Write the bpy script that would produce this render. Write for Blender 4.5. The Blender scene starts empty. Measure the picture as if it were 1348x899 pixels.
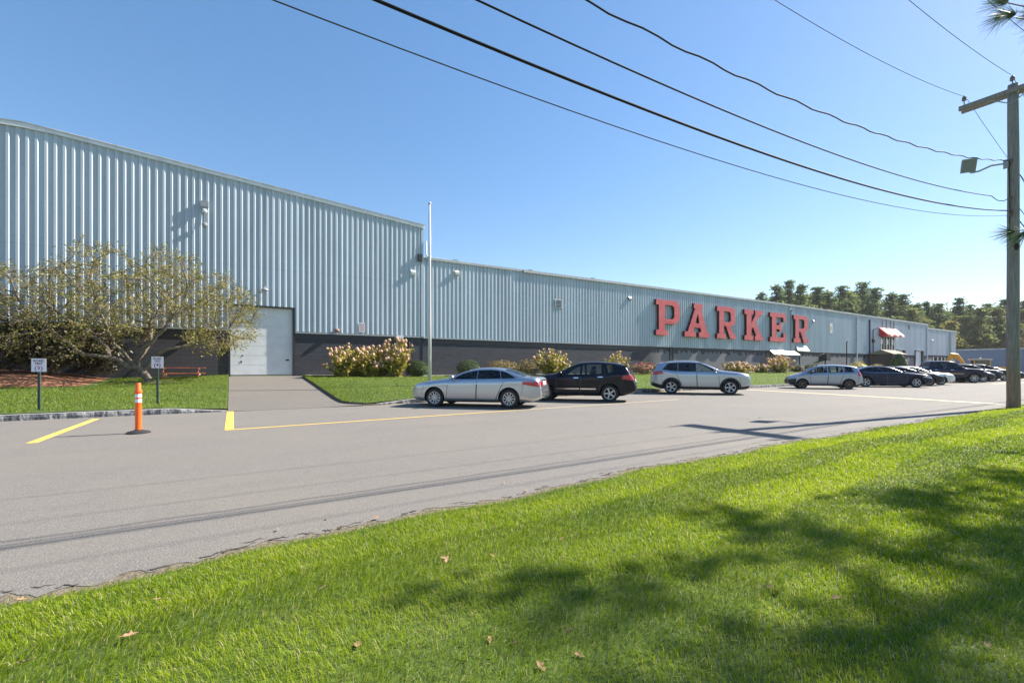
import bpy, bmesh, math, random
import numpy as np
from mathutils import Vector, Matrix, Quaternion
from mathutils.bvhtree import BVHTree
R = math.radians
random.seed(7)
rng = np.random.default_rng(7)
SC = bpy.context.scene
COL = SC.collection

# ------------------------------------------------------------------ camera, sky, sun, exposure
# world X runs along the warehouse front, world Y runs from the camera to the front
cd = bpy.data.cameras.new('camera')
cam = bpy.data.objects.new('camera', cd)
COL.objects.link(cam)
cam.location = (0, 0, 1.32)
cam.rotation_euler = (R(90), 0, R(-31.7127))
cd.sensor_width = 36
cd.lens = 36 * 600 / 1348
cd.shift_y = 34.5 / 1348
cd.clip_start = 0.05
cd.clip_end = 3000
SC.camera = cam

SUN_ELEV = 39.0
SUN_AZ = 97.5          # clockwise from +Y
world = bpy.data.worlds.new('World')
SC.world = world
world.use_nodes = True
wn = world.node_tree.nodes
wl = world.node_tree.links
sky = wn.new('ShaderNodeTexSky')
sky.sky_type = 'NISHITA'
sky.sun_disc = False
sky.sun_elevation = R(SUN_ELEV)
sky.sun_rotation = R(SUN_AZ)
sky.air_density = 1.0
sky.dust_density = 0.2
sky.ozone_density = 3.0
sat = wn.new('ShaderNodeHueSaturation')
sat.inputs['Saturation'].default_value = 1.25
sat.inputs['Hue'].default_value = .506
sat.inputs['Value'].default_value = 1 / 2.6
gam = wn.new('ShaderNodeGamma'); gam.inputs[1].default_value = .72
lev = wn.new('ShaderNodeHueSaturation'); lev.inputs['Value'].default_value = 2.6
wl.new(sky.outputs[0], sat.inputs['Color'])
wl.new(sat.outputs[0], gam.inputs[0]); wl.new(gam.outputs[0], lev.inputs['Color'])
wl.new(lev.outputs[0], wn['Background'].inputs[0])
wn['Background'].inputs[1].default_value = 0.092
sl = bpy.data.lights.new('sun', 'SUN')
sl.energy = 5.0
sl.angle = R(0.5)
sl.color = (1.0, 0.93, 0.82)
sun = bpy.data.objects.new('sun', sl)
COL.objects.link(sun)
sv = Vector((math.sin(R(SUN_AZ)) * math.cos(R(SUN_ELEV)), math.cos(R(SUN_AZ)) * math.cos(R(SUN_ELEV)), math.sin(R(SUN_ELEV))))
sun.rotation_euler = sv.to_track_quat('Z', 'Y').to_euler()
sun.location = (20, -10, 40)
SC.view_settings.view_transform = 'Standard'
SC.view_settings.look = 'None'
SC.view_settings.gamma = 1
SC.view_settings.use_curve_mapping = False
SC.view_settings.exposure = 1.36

# ------------------------------------------------------------------ helpers
def tag(o, label=None, cat=None, group=None, kind=None):
    if label: o['label'] = label
    if cat: o['category'] = cat
    if group: o['group'] = group
    if kind: o['kind'] = kind
    return o

def thing(name, label, cat, loc=(0, 0, 0), rz=0.0, group=None):
    o = bpy.data.objects.new(name, None)
    COL.objects.link(o)
    o.location = loc
    o.rotation_euler = (0, 0, rz)
    o.empty_display_size = 0.2
    return tag(o, label, cat, group)

def dup(root, loc=None, rz=None, label=None, group=None, scale=None):
    r = root.copy(); COL.objects.link(r)
    if loc is not None: r.location = loc
    if rz is not None: r.rotation_euler = (0, 0, rz)
    if scale is not None: r.scale = scale
    if label: r['label'] = label
    if group: r['group'] = group
    for ch in list(root.children):
        c = ch.copy(); COL.objects.link(c); c.parent = r
        for g in list(ch.children):
            d = g.copy(); COL.objects.link(d); d.parent = c
    return r

def obj(name, verts, faces, mats, parent=None, smooth=False, fm=None, loc=None, autosmooth=None):
    me = bpy.data.meshes.new(name)
    me.from_pydata([tuple(v) for v in verts], [], [tuple(f) for f in faces])
    if not isinstance(mats, (list, tuple)): mats = [mats]
    for m in mats: me.materials.append(m)
    if fm is not None: me.polygons.foreach_set('material_index', list(fm))
    if smooth: me.polygons.foreach_set('use_smooth', [True] * len(me.polygons))
    me.update()
    if autosmooth: me.set_sharp_from_angle(angle=R(autosmooth))
    o = bpy.data.objects.new(name, me)
    COL.objects.link(o)
    if parent is not None: o.parent = parent
    if loc is not None: o.location = loc
    return o

def npobj(name, V, quads=None, tris=None, mat=None, parent=None, smooth=False):
    """fast mesh from numpy arrays"""
    me = bpy.data.meshes.new(name)
    nq = 0 if quads is None else len(quads)
    nt = 0 if tris is None else len(tris)
    me.vertices.add(len(V)); me.vertices.foreach_set('co', np.asarray(V, dtype=np.float32).ravel())
    loops = []
    if nq: loops.append(np.asarray(quads).ravel())
    if nt: loops.append(np.asarray(tris).ravel())
    loops = np.concatenate(loops).astype(np.int32)
    me.loops.add(len(loops)); me.loops.foreach_set('vertex_index', loops)
    st = np.concatenate([np.arange(nq) * 4, nq * 4 + np.arange(nt) * 3]).astype(np.int32)
    me.polygons.add(nq + nt); me.polygons.foreach_set('loop_start', st)
    if smooth: me.polygons.foreach_set('use_smooth', np.ones(nq + nt, dtype=bool))
    me.update(calc_edges=True)
    if mat: me.materials.append(mat)
    o = bpy.data.objects.new(name, me); COL.objects.link(o)
    if parent is not None: o.parent = parent
    return o

class MB:
    def __init__(s): s.v = []; s.f = []; s.m = []
    def add(s, vs, fs, mi=0):
        b = len(s.v); s.v += [tuple(v) for v in vs]
        for f in fs: s.f.append(tuple(b + i for i in f)); s.m.append(mi)
        return s
    def box(s, x0, x1, y0, y1, z0, z1, mi=0, rot=None, c=None):
        vs = [(x0, y0, z0), (x1, y0, z0), (x1, y1, z0), (x0, y1, z0), (x0, y0, z1), (x1, y0, z1), (x1, y1, z1), (x0, y1, z1)]
        if rot is not None:
            c = Vector(c if c else ((x0 + x1) / 2, (y0 + y1) / 2, (z0 + z1) / 2))
            vs = [tuple(rot @ (Vector(v) - c) + c) for v in vs]
        return s.add(vs, [(0, 3, 2, 1), (4, 5, 6, 7), (0, 1, 5, 4), (1, 2, 6, 5), (2, 3, 7, 6), (3, 0, 4, 7)], mi)
    def tube(s, pts, rad, n=8, mi=0, caps=True):
        pts = [Vector(p) for p in pts]
        rad = [float(q) for q in rad] if isinstance(rad, (list, tuple)) else [float(rad)] * len(pts)
        b = len(s.v); up = None
        for i, p in enumerate(pts):
            t = (pts[min(i + 1, len(pts) - 1)] - pts[max(i - 1, 0)])
            t = t.normalized() if t.length > 1e-9 else Vector((0, 0, 1))
            if up is None:
                up = Vector((0, 0, 1)) if abs(t.z) < .9 else Vector((1, 0, 0))
            a = t.cross(up)
            if a.length < 1e-6: a = t.cross(Vector((0, 1, 0.1)))
            a.normalize(); c = a.cross(t).normalized(); up = c
            for k in range(n):
                w = 2 * math.pi * k / n
                s.v.append(tuple(p + rad[i] * (math.cos(w) * a + math.sin(w) * c)))
        for i in range(len(pts) - 1):
            for k in range(n):
                k2 = (k + 1) % n
                s.f.append((b + i * n + k, b + i * n + k2, b + (i + 1) * n + k2, b + (i + 1) * n + k)); s.m.append(mi)
        if caps:
            s.f.append(tuple(b + k for k in range(n))[::-1]); s.m.append(mi)
            e = b + (len(pts) - 1) * n
            s.f.append(tuple(e + k for k in range(n))); s.m.append(mi)
        return s
    def lathe(s, prof, n=24, mi=0, axis='z', c=(0, 0, 0), close=True):
        b = len(s.v)
        for (r, h) in prof:
            for k in range(n):
                w = 2 * math.pi * k / n
                if axis == 'z': s.v.append((c[0] + r * math.cos(w), c[1] + r * math.sin(w), c[2] + h))
                else: s.v.append((c[0] + r * math.cos(w), c[1] + h, c[2] + r * math.sin(w)))
        for i in range(len(prof) - 1):
            for k in range(n):
                k2 = (k + 1) % n
                q = (b + i * n + k, b + i * n + k2, b + (i + 1) * n + k2, b + (i + 1) * n + k)
                s.f.append(q if axis == 'z' else q[::-1]); s.m.append(mi)
        if close:
            for i, fl in ((0, True), (len(prof) - 1, False)):
                if prof[i][0] > 1e-4:
                    q = tuple(b + i * n + k for k in range(n))
                    if fl: q = q[::-1]
                    s.f.append(q if axis == 'z' else q[::-1]); s.m.append(mi)
        return s
    def build(s, name, mats, parent=None, smooth=False, loc=None, autosmooth=None):
        return obj(name, s.v, s.f, mats, parent, smooth, s.m, loc, autosmooth)

def ico(sub=2):
    bm = bmesh.new(); bmesh.ops.create_icosphere(bm, subdivisions=sub, radius=1)
    v = [tuple(x.co) for x in bm.verts]; f = [tuple(y.index for y in x.verts) for x in bm.faces]; bm.free()
    return v, f

def lerp(a, b, t): return a + (b - a) * t
def sstep(a, b, x):
    t = min(1, max(0, (x - a) / (b - a))); return t * t * (3 - 2 * t)

# ------------------------------------------------------------------ materials
def mat(name, col, rough=.6, metal=0.0, var=0.0, scale=6.0, bump=0.0, bscale=40.0, coat=0.0, spec=.5, stretch=(1, 1, 1), alt=None, isl=0.0, transl=0.0):
    m = bpy.data.materials.new(name); m.use_nodes = True
    nt = m.node_tree; N = nt.nodes; L = nt.links
    p = N['Principled BSDF']
    p.inputs['Base Color'].default_value = (*col, 1)
    p.inputs['Roughness'].default_value = rough
    p.inputs['Metallic'].default_value = metal
    p.inputs['Specular IOR Level'].default_value = spec
    if coat:
        p.inputs['Coat Weight'].default_value = coat
        p.inputs['Coat Roughness'].default_value = .04
    tc = N.new('ShaderNodeTexCoord'); mp = N.new('ShaderNodeMapping')
    mp.inputs['Scale'].default_value = stretch
    L.new(tc.outputs['Object'], mp.inputs[0])
    csock = None
    if var or alt:
        no = N.new('ShaderNodeTexNoise'); no.inputs['Scale'].default_value = scale; no.inputs['Detail'].default_value = 5
        L.new(mp.outputs[0], no.inputs['Vector'])
        rp = N.new('ShaderNodeMapRange'); rp.inputs[1].default_value = .3; rp.inputs[2].default_value = .7
        L.new(no.outputs['Fac'], rp.inputs[0])
        mx = N.new('ShaderNodeMix'); mx.data_type = 'RGBA'
        c2 = alt if alt else tuple(min(1, c * (1 + var)) for c in col)
        c1 = col if alt else tuple(c * (1 - var) for c in col)
        mx.inputs[6].default_value = (*c1, 1); mx.inputs[7].default_value = (*c2, 1)
        L.new(rp.outputs[0], mx.inputs[0]); csock = mx.outputs[2]
    if isl:
        g = N.new('ShaderNodeNewGeometry')
        hs = N.new('ShaderNodeHueSaturation')
        if csock: L.new(csock, hs.inputs['Color'])
        else: hs.inputs['Color'].default_value = (*col, 1)
        r1 = N.new('ShaderNodeMapRange'); r1.inputs[3].default_value = 1 - isl; r1.inputs[4].default_value = 1 + isl
        L.new(g.outputs['Random Per Island'], r1.inputs[0]); L.new(r1.outputs[0], hs.inputs['Value'])
        r2 = N.new('ShaderNodeMath'); r2.operation = 'FRACT'
        r3 = N.new('ShaderNodeMath'); r3.operation = 'MULTIPLY'; r3.inputs[1].default_value = 17.31
        L.new(g.outputs['Random Per Island'], r3.inputs[0]); L.new(r3.outputs[0], r2.inputs[0])
        r4 = N.new('ShaderNodeMapRange'); r4.inputs[3].default_value = .5 - isl * .07; r4.inputs[4].default_value = .5 + isl * .05
        L.new(r2.outputs[0], r4.inputs[0]); L.new(r4.outputs[0], hs.inputs['Hue'])
        csock = hs.outputs[0]
    if csock: L.new(csock, p.inputs['Base Color'])
    if bump:
        nb = N.new('ShaderNodeTexNoise'); nb.inputs['Scale'].default_value = bscale; nb.inputs['Detail'].default_value = 4
        L.new(mp.outputs[0], nb.inputs['Vector'])
        b = N.new('ShaderNodeBump'); b.inputs['Strength'].default_value = bump; b.inputs['Distance'].default_value = .02
        L.new(nb.outputs['Fac'], b.inputs['Height']); L.new(b.outputs[0], p.inputs['Normal'])
    if transl:
        t = N.new('ShaderNodeBsdfTranslucent'); mxs = N.new('ShaderNodeMixShader'); mxs.inputs[0].default_value = transl
        if csock: L.new(csock, t.inputs[0])
        else: t.inputs[0].default_value = (*col, 1)
        L.new(p.outputs[0], mxs.inputs[1]); L.new(t.outputs[0], mxs.inputs[2])
        L.new(mxs.outputs[0], N['Material Output'].inputs[0])
    return m

class NG:
    """tiny node helper for the hand-built surface materials"""
    def __init__(s, name, rough=.8):
        s.m = bpy.data.materials.new(name); s.m.use_nodes = True
        s.N = s.m.node_tree.nodes; s.L = s.m.node_tree.links; s.p = s.N['Principled BSDF']
        s.p.inputs['Roughness'].default_value = rough
        s.tc = s.N.new('ShaderNodeTexCoord')
    def map(s, sc=(1, 1, 1), loc=(0, 0, 0), rot=(0, 0, 0)):
        m = s.N.new('ShaderNodeMapping'); m.inputs['Scale'].default_value = sc; m.inputs['Location'].default_value = loc; m.inputs['Rotation'].default_value = rot
        s.L.new(s.tc.outputs['Object'], m.inputs[0]); return m.outputs[0]
    def noise(s, vec, scale, detail=5, rough=.55):
        n = s.N.new('ShaderNodeTexNoise'); n.inputs['Scale'].default_value = scale; n.inputs['Detail'].default_value = detail; n.inputs['Roughness'].default_value = rough
        s.L.new(vec, n.inputs['Vector']); return n.outputs['Fac']
    def rng(s, sock, a, b, c=0, d=1):
        n = s.N.new('ShaderNodeMapRange'); s.L.new(sock, n.inputs[0])
        for i, x in enumerate((a, b, c, d)): n.inputs[i + 1].default_value = x
        return n.outputs[0]
    def mix(s, fac, a, b, mode='MIX'):
        n = s.N.new('ShaderNodeMix'); n.data_type = 'RGBA'; n.blend_type = mode
        if isinstance(fac, float) or isinstance(fac, int): n.inputs[0].default_value = fac
        else: s.L.new(fac, n.inputs[0])
        for i, x in ((6, a), (7, b)):
            if isinstance(x, tuple): n.inputs[i].default_value = (*x, 1)
            else: s.L.new(x, n.inputs[i])
        return n.outputs[2]
    def math(s, op, a, b):
        n = s.N.new('ShaderNodeMath'); n.operation = op
        for i, x in enumerate((a, b)):
            if isinstance(x, (int, float)): n.inputs[i].default_value = x
            else: s.L.new(x, n.inputs[i])
        return n.outputs[0]
    def sep(s):
        n = s.N.new('ShaderNodeSeparateXYZ'); s.L.new(s.tc.outputs['Object'], n.inputs[0]); return n.outputs
    def bump(s, h, strength=.5, dist=.02):
        b = s.N.new('ShaderNodeBump'); b.inputs['Strength'].default_value = strength; b.inputs['Distance'].default_value = dist
        s.L.new(h, b.inputs['Height']); s.L.new(b.outputs[0], s.p.inputs['Normal'])
    def color(s, c): s.L.new(c, s.p.inputs['Base Color'])

def m_asphalt(name, base, warm):
    g = NG(name, .9)
    o = g.map()
    def k(f): return tuple(x * f for x in base)
    f = g.noise(o, 75, 2, .8); c1 = g.mix(g.rng(f, .30, .70), k(.45), k(1.5))
    f2 = g.noise(o, 28, 3, .8); c1 = g.mix(g.rng(f2, .54, .70, 0, .6), c1, k(1.75))
    f3 = g.noise(o, 9, 3, .8); c1 = g.mix(g.rng(f3, .52, .70, 0, .45), c1, k(.62))
    b = g.noise(o, .3, 5, .7); c1 = g.mix(g.rng(b, .42, .68, 0, .6), c1, warm)
    s = g.noise(g.map((.05, .8, 1)), 1.0, 6, .75); c1 = g.mix(g.rng(s, .50, .75, 0, .2), c1, k(.6))
    b2 = g.noise(o, 1.3, 6, .75); c1 = g.mix(g.rng(b2, .55, .75, 0, .3), c1, k(.62))
    g.color(c1); g.bump(f, .6, .01)
    return g.m
M_ROAD = m_asphalt('road asphalt', (.160, .147, .134), (.19, .168, .140))
M_DRIVE = m_asphalt('driveway asphalt', (.135, .123, .110), (.155, .136, .112))

def m_lawn(name):
    g = NG(name, .9); o = g.map()
    f = g.noise(o, 30, 5, .7)
    c = g.mix(g.rng(f, .3, .7), (.035, .065, .008), (.10, .16, .02))
    f2 = g.noise(o, .9, 4, .6); c = g.mix(g.rng(f2, .5, .75, 0, .5), c, (.12, .15, .03))
    g.color(c); g.bump(f, .8, .03); return g.m
M_LAWN = m_lawn('lawn turf')
def m_blade(name, dark, light, straw, tr=.42):
    g = NG(name, .5)
    ge = g.N.new('ShaderNodeNewGeometry'); ri = ge.outputs['Random Per Island']
    n = g.noise(g.map(), .8, 4, .6)
    n2 = g.noise(g.map((.28, 1.3, 1)), 1.0, 3, .5)
    t = g.math('ADD', g.math('MULTIPLY', ri, .5), g.math('ADD', g.math('MULTIPLY', g.rng(n, .3, .7), .35), g.math('MULTIPLY', g.rng(n2, .35, .65), .3)))
    c = g.mix(g.rng(t, .15, 1.0), dark, light)
    fr = g.math('FRACT', g.math('MULTIPLY', ri, 37.7), 0)
    th = g.noise(g.map(loc=(7, 3, 0)), 1.9, 4, .6); c = g.mix(g.rng(th, .58, .76, 0, .3), c, tuple(x * .62 for x in straw))
    c = g.mix(g.rng(fr, .90, .92), c, straw)
    g.color(c); g.p.inputs['Specular IOR Level'].default_value = .3
    tl = g.N.new('ShaderNodeBsdfTranslucent'); g.L.new(c, tl.inputs[0])
    ms = g.N.new('ShaderNodeMixShader'); ms.inputs[0].default_value = tr
    g.L.new(g.p.outputs[0], ms.inputs[1]); g.L.new(tl.outputs[0], ms.inputs[2]); g.L.new(ms.outputs[0], g.N['Material Output'].inputs[0])
    return g.m
M_BLADE = m_blade('grass blades', (.085, .175, .004), (.40, .48, .012), (.50, .44, .22), .5)
M_BLADE2 = m_blade('far grass blades', (.07, .14, .01), (.24, .30, .03), (.34, .32, .12), .48)

def m_siding(name, base):
    g = NG(name, .42); o = g.map()
    f = g.noise(g.map((.9, .9, .12)), 1.6, 4, .6)
    c = g.mix(g.rng(f, .3, .7), tuple(x * .9 for x in base), tuple(min(1, x * 1.08) for x in base))
    st = g.noise(g.map((6, 6, .25)), 1.0, 4, .6)
    c = g.mix(g.rng(st, .6, .78, 0, .25), c, (.30, .31, .30))
    d = g.noise(o, 9, 3, .7); c = g.mix(g.rng(d, .70, .76, 0, .5), c, (.25, .24, .23))
    xx = g.sep()
    sh = g.math('FLOOR', g.math('DIVIDE', xx[0], .93), 0); wnz = g.N.new('ShaderNodeTexWhiteNoise'); wnz.noise_dimensions = '1D'; g.L.new(sh, wnz.inputs['W'])
    hv = g.N.new('ShaderNodeHueSaturation'); g.L.new(c, hv.inputs['Color']); g.L.new(g.rng(wnz.outputs['Value'], 0, 1, .92, 1.07), hv.inputs['Value']); c = hv.outputs[0]
    # screw rows along the girts
    fx = g.math('SUBTRACT', g.math('FRACT', g.math('DIVIDE', xx[0], .31), 0), .2); fz = g.math('SUBTRACT', g.math('FRACT', g.math('DIVIDE', xx[2], 1.62), 0), .5)
    dd_ = g.math('ADD', g.math('ABSOLUTE', g.math('MULTIPLY', fx, .31), 0), g.math('ABSOLUTE', g.math('MULTIPLY', fz, 1.62), 0))
    c = g.mix(g.math('LESS_THAN', dd_, .022), c, (.16, .17, .18))
    # stacked sheet lap
    lp = g.math('LESS_THAN', g.math('ABSOLUTE', g.math('SUBTRACT', xx[2], 6.92), 0), .012); c = g.mix(g.math('MULTIPLY', lp, .35), c, (.2, .22, .25))
    g.color(c); g.p.inputs['Metallic'].default_value = .0
    b = g.noise(g.map((1.2, 1, .35)), 1.5, 2, .5); g.bump(b, .12, .05)
    return g.m
M_SIDE = m_siding('pale blue painted steel siding', (.425, .49, .545))
M_SIDE2 = m_siding('grey blue painted steel siding', (.435, .50, .56))

def m_block():
    g = NG('painted concrete block', .78)
    xyz = g.sep()
    cb = g.N.new('ShaderNodeCombineXYZ'); g.L.new(xyz[0], cb.inputs[0]); g.L.new(xyz[2], cb.inputs[1])
    br = g.N.new('ShaderNodeTexBrick')
    br.inputs['Scale'].default_value = 1; br.inputs['Brick Width'].default_value = .42; br.inputs['Row Height'].default_value = .21
    br.inputs['Mortar Size'].default_value = .008; br.inputs['Mortar Smooth'].default_value = .3
    br.inputs['Color1'].default_value = (.036, .038, .046, 1); br.inputs['Color2'].default_value = (.048, .050, .060, 1); br.inputs['Mortar'].default_value = (.08, .08, .09, 1)
    g.L.new(cb.outputs[0], br.inputs['Vector'])
    o = g.map()
    n = g.noise(o, 2.0, 5, .65)
    # older unpainted grey courses further along, below a ragged dark band
    nb = g.noise(g.map((1.1, 1, .8)), 1.3, 2, .3)
    edge = g.math('ADD', 2.85, g.math('MULTIPLY', g.rng(nb, .44, .56, -.5, .5), .35))
    low = g.math('LESS_THAN', xyz[2], edge)
    far = g.rng(xyz[0], 33.0, 34.5)
    fac = g.math('MULTIPLY', low, far)
    gr = g.mix(g.rng(n, .3, .7), (.15, .155, .17), (.21, .215, .225))
    gr2 = g.mix(br.outputs['Fac'], gr, (.13, .13, .14))
    c = g.mix(fac, br.outputs['Color'], gr2)
    # pale scuffed mortar streaks
    sc = g.noise(g.map((.35, 1, 14)), 1.0, 4, .6)
    c = g.mix(g.rng(sc, .60, .72, 0, .55), c, (.17, .17, .185))
    c = g.mix(g.rng(n, .35, .65, 0, .28), c, (.035, .037, .05))
    g.color(c); g.bump(br.outputs['Fac'], -.5, .01)
    return g.m
M_BLOCK = m_block()
def m_kerb():
    g = NG('split granite kerb', .85); o = g.map()
    v = g.noise(g.map((5, 5, 2.2), rot=(0, .5, 0)), 1.3, 3, .6); c = g.mix(g.rng(v, .44, .56), (.06, .065, .075), (.30, .295, .285))
    f = g.noise(o, 40, 3, .7); c = g.mix(g.rng(f, .4, .7, 0, .4), c, (.22, .22, .22))
    g.color(c); g.bump(v, .9, .06); return g.m
M_KERB = m_kerb()
M_KERBTOP = mat('sawn granite kerb top', (.36, .355, .34), .8, var=.2, scale=20, bump=.3)
M_MULCH = mat('red brown bark mulch', (.16, .06, .03), .9, var=.55, scale=14, bump=1.0, bscale=22, alt=(.36, .17, .09))
M_CONC = mat('pale concrete', (.34, .32, .29), .85, var=.15, scale=6, bump=.2)
def m_paint(name, a, b, wear):
    g = NG(name, .75); o = g.map()
    n = g.noise(o, 5, 5, .7); c = g.mix(g.rng(n, .3, .7), a, b)
    w = g.noise(o, 26, 5, .8); c = g.mix(g.rng(w, wear, wear + .05), c, (.19, .17, .14))
    g.color(c); g.bump(w, .3, .006); return g.m
M_YEL_ = mat('yellow road paint', (.66, .42, .05), .7, var=.12, scale=5, bump=.3, bscale=90, alt=(.80, .58, .13))
M_YELOLD_ = mat('worn pale yellow road paint', (.55, .43, .19), .8, var=.2, scale=3, alt=(.66, .56, .34))
M_YEL = m_paint('yellow road paint', (.66, .42, .05), (.80, .58, .13), .60)
M_YELOLD = m_paint('worn pale yellow road paint', (.56, .44, .2), (.66, .56, .34), .55)
M_TRIM = mat('bright galvanised trim', (.70, .71, .71), .45, .1, var=.1, scale=3)
M_TRIMG = mat('weathered grey trim', (.38, .39, .39), .5, .4, var=.15, scale=3)
M_ROOF = mat('grey membrane roof', (.30, .30, .30), .8, var=.15)
M_DOORW = mat('white sectional door paint', (.70, .72, .73), .5, var=.06, scale=2.0, bump=.05, bscale=3)
M_JAMB = mat('dark charcoal steel', (.025, .026, .032), .5)
M_BLACK = mat('matt black', (.012, .012, .013), .6)
M_RUBBER = mat('black rubber', (.018, .018, .019), .75, var=.2, scale=20)
def m_pane(name, tint, rough=.02):
    m = bpy.data.materials.new(name); m.use_nodes = True; N = m.node_tree.nodes; L = m.node_tree.links
    N.remove(N['Principled BSDF'])
    t = N.new('ShaderNodeBsdfTransparent'); t.inputs[0].default_value = (*tint, 1)
    g = N.new('ShaderNodeBsdfGlossy'); g.inputs['Roughness'].default_value = rough; g.inputs[0].default_value = (.9, .95, 1, 1)
    f = N.new('ShaderNodeFresnel'); f.inputs[0].default_value = 1.5
    x = N.new('ShaderNodeMixShader'); L.new(f.outputs[0], x.inputs[0]); L.new(t.outputs[0], x.inputs[1]); L.new(g.outputs[0], x.inputs[2]); L.new(x.outputs[0], N['Material Output'].inputs[0])
    return m
M_PANE = m_pane('clear car glass', (.62, .70, .68)); M_PANED = m_pane('privacy car glass', (.16, .18, .20))
M_SEAT = mat('grey seat cloth', (.07, .068, .066), .85, var=.2, scale=8); M_CABIN = mat('dark cabin trim', (.03, .03, .032), .8)
M_GLASS = mat('dark window glass', (.012, .016, .02), .03, spec=.6)
M_REDLET = mat('faded red sign enamel', (.50, .055, .06), .5, var=.14, scale=1.2, alt=(.60, .11, .11))
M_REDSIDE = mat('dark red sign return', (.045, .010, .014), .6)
M_REDAWN = mat('red awning canvas', (.50, .025, .035), .75, var=.1)
M_WHITE = mat('white painted metal', (.78, .78, .76), .45, var=.05)
M_SUNAWN = mat('sunlit red awning canvas', (.80, .78, .74), .7)  # red canvas where the sun strikes, brightness put into the colour
M_CREAM = mat('cream lamp housing', (.66, .60, .48), .5)
M_LAMPG = mat('grey cast lamp housing', (.30, .31, .32), .5, .3)
M_LENS = mat('clear lamp lens', (.55, .6, .65), .12, spec=.7)
M_ALU = mat('brushed aluminium pole', (.58, .58, .57), .45, .15)
M_GREENPOST = mat('dark green steel post', (.06, .09, .08), .5, .2)
M_SIGNW = mat('white sign face', (.70, .68, .72), .4)
M_NAVYINK = mat('navy sign ink', (.02, .025, .09), .5)
M_REDINK = mat('red sign ink', (.45, .03, .04), .5)
M_BLUEINK = mat('blue sign ink', (.15, .18, .42), .5)
M_ORANGE = mat('fluorescent orange plastic', (1.0, .13, .012), .45)
M_REFL = mat('white reflective tape', (.80, .80, .84), .25)
M_TABLE = mat('red brown stained timber', (.42, .12, .055), .65, var=.2, scale=6, stretch=(1, 12, 12))
M_TABLEW = mat('pale bracket timber', (.60, .45, .32), .6)
M_POLE = mat('weathered pole timber', (.17, .15, .125), .85, var=.35, scale=7, bump=.5, bscale=16, stretch=(6, 6, .35), alt=(.30, .28, .25))
M_POLEBASE = mat('tan worn timber', (.30, .19, .10), .85, var=.3, scale=7, stretch=(6, 6, .5))
M_WIRE = mat('black cable jacket', (.012, .012, .014), .8, spec=.2)
M_WIREG = mat('grey bare conductor', (.05, .052, .055), .9, spec=.1)
M_PORC = mat('brown porcelain', (.16, .12, .11), .25)
M_BARK = mat('grey brown bark', (.10, .075, .055), .9, var=.4, scale=9, bump=.8, bscale=20, alt=(.24, .20, .16))
M_TWIG = mat('thin grey twigs', (.13, .095, .07), .9, isl=.35)
M_LEAFCRAB = mat('olive crab apple leaves', (.19, .20, .035), .6, isl=.6, transl=.4, alt=(.32, .28, .07), scale=1.6)
M_LEAFDARK = mat('dark evergreen leaves', (.045, .05, .016), .45, isl=.55, transl=.15, alt=(.10, .08, .03), scale=1.5)
M_BOX = mat('boxwood leaves', (.05, .09, .014), .5, isl=.5, transl=.2, alt=(.06, .10, .015), scale=3)
M_HYLEAF = mat('hydrangea leaves', (.24, .27, .03), .55, isl=.5, transl=.4, alt=(.48, .38, .06), scale=2)
M_HYFLOW = mat('dusty pink flower heads', (.48, .25, .16), .85, var=.2, scale=9, bump=1.0, bscale=30, alt=(.62, .43, .28))
M_PINKFL = mat('pink flowers', (.55, .10, .14), .8, isl=.3)
M_ORFL = mat('orange red flowers', (.60, .13, .05), .8, isl=.3)
M_STRAWSHRUB = mat('tan seedy shrub foliage', (.17, .14, .035), .8, isl=.5, transl=.2, alt=(.30, .22, .07), scale=3)
M_DEAD = mat('dry leaf', (.30, .20, .10), .8, var=.4, scale=1.0, isl=.35, transl=.1)
M_PINE1 = mat('dark pine needles', (.085, .135, .05), .7, isl=.4, alt=(.15, .20, .07), scale=.25, transl=.5)
M_PINE2 = mat('mid green conifer foliage', (.13, .165, .05), .7, isl=.4, alt=(.21, .235, .075), scale=.25, transl=.5)
M_DECID = mat('yellow green broadleaf foliage', (.18, .20, .05), .7, isl=.4, alt=(.32, .27, .07), scale=.25, transl=.5)
M_AUT = mat('orange autumn foliage', (.34, .20, .06), .7, isl=.4, alt=(.30, .26, .07), scale=.3, transl=.4)
M_NEEDLE = mat('long pine needles', (.06, .105, .03), .5, isl=.4, transl=.25)
M_CONE = mat('pine cone scales', (.05, .03, .02), .8)
M_BLUEB = mat('slate blue metal wall', (.13, .17, .24), .55, var=.08, scale=1)
M_YELMACH = mat('yellow machine paint', (.75, .36, .015), .45, var=.08)
M_EARTH = mat('distant ground', (.09, .10, .04), .95, var=.3, scale=.2)
M_WOOD = mat('brown vestibule timber', (.08, .05, .035), .7, var=.3)
M_BRONZE = mat('dark bronze frame', (.03, .025, .022), .45)
M_LOUV = mat('louver grey', (.5, .53, .55), .45)
M_TANSH = mat('tan shingles', (.22, .18, .13), .85, var=.2, scale=4)
M_PALEDOOR = mat('pale blue door', (.42, .52, .60), .5)

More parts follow.
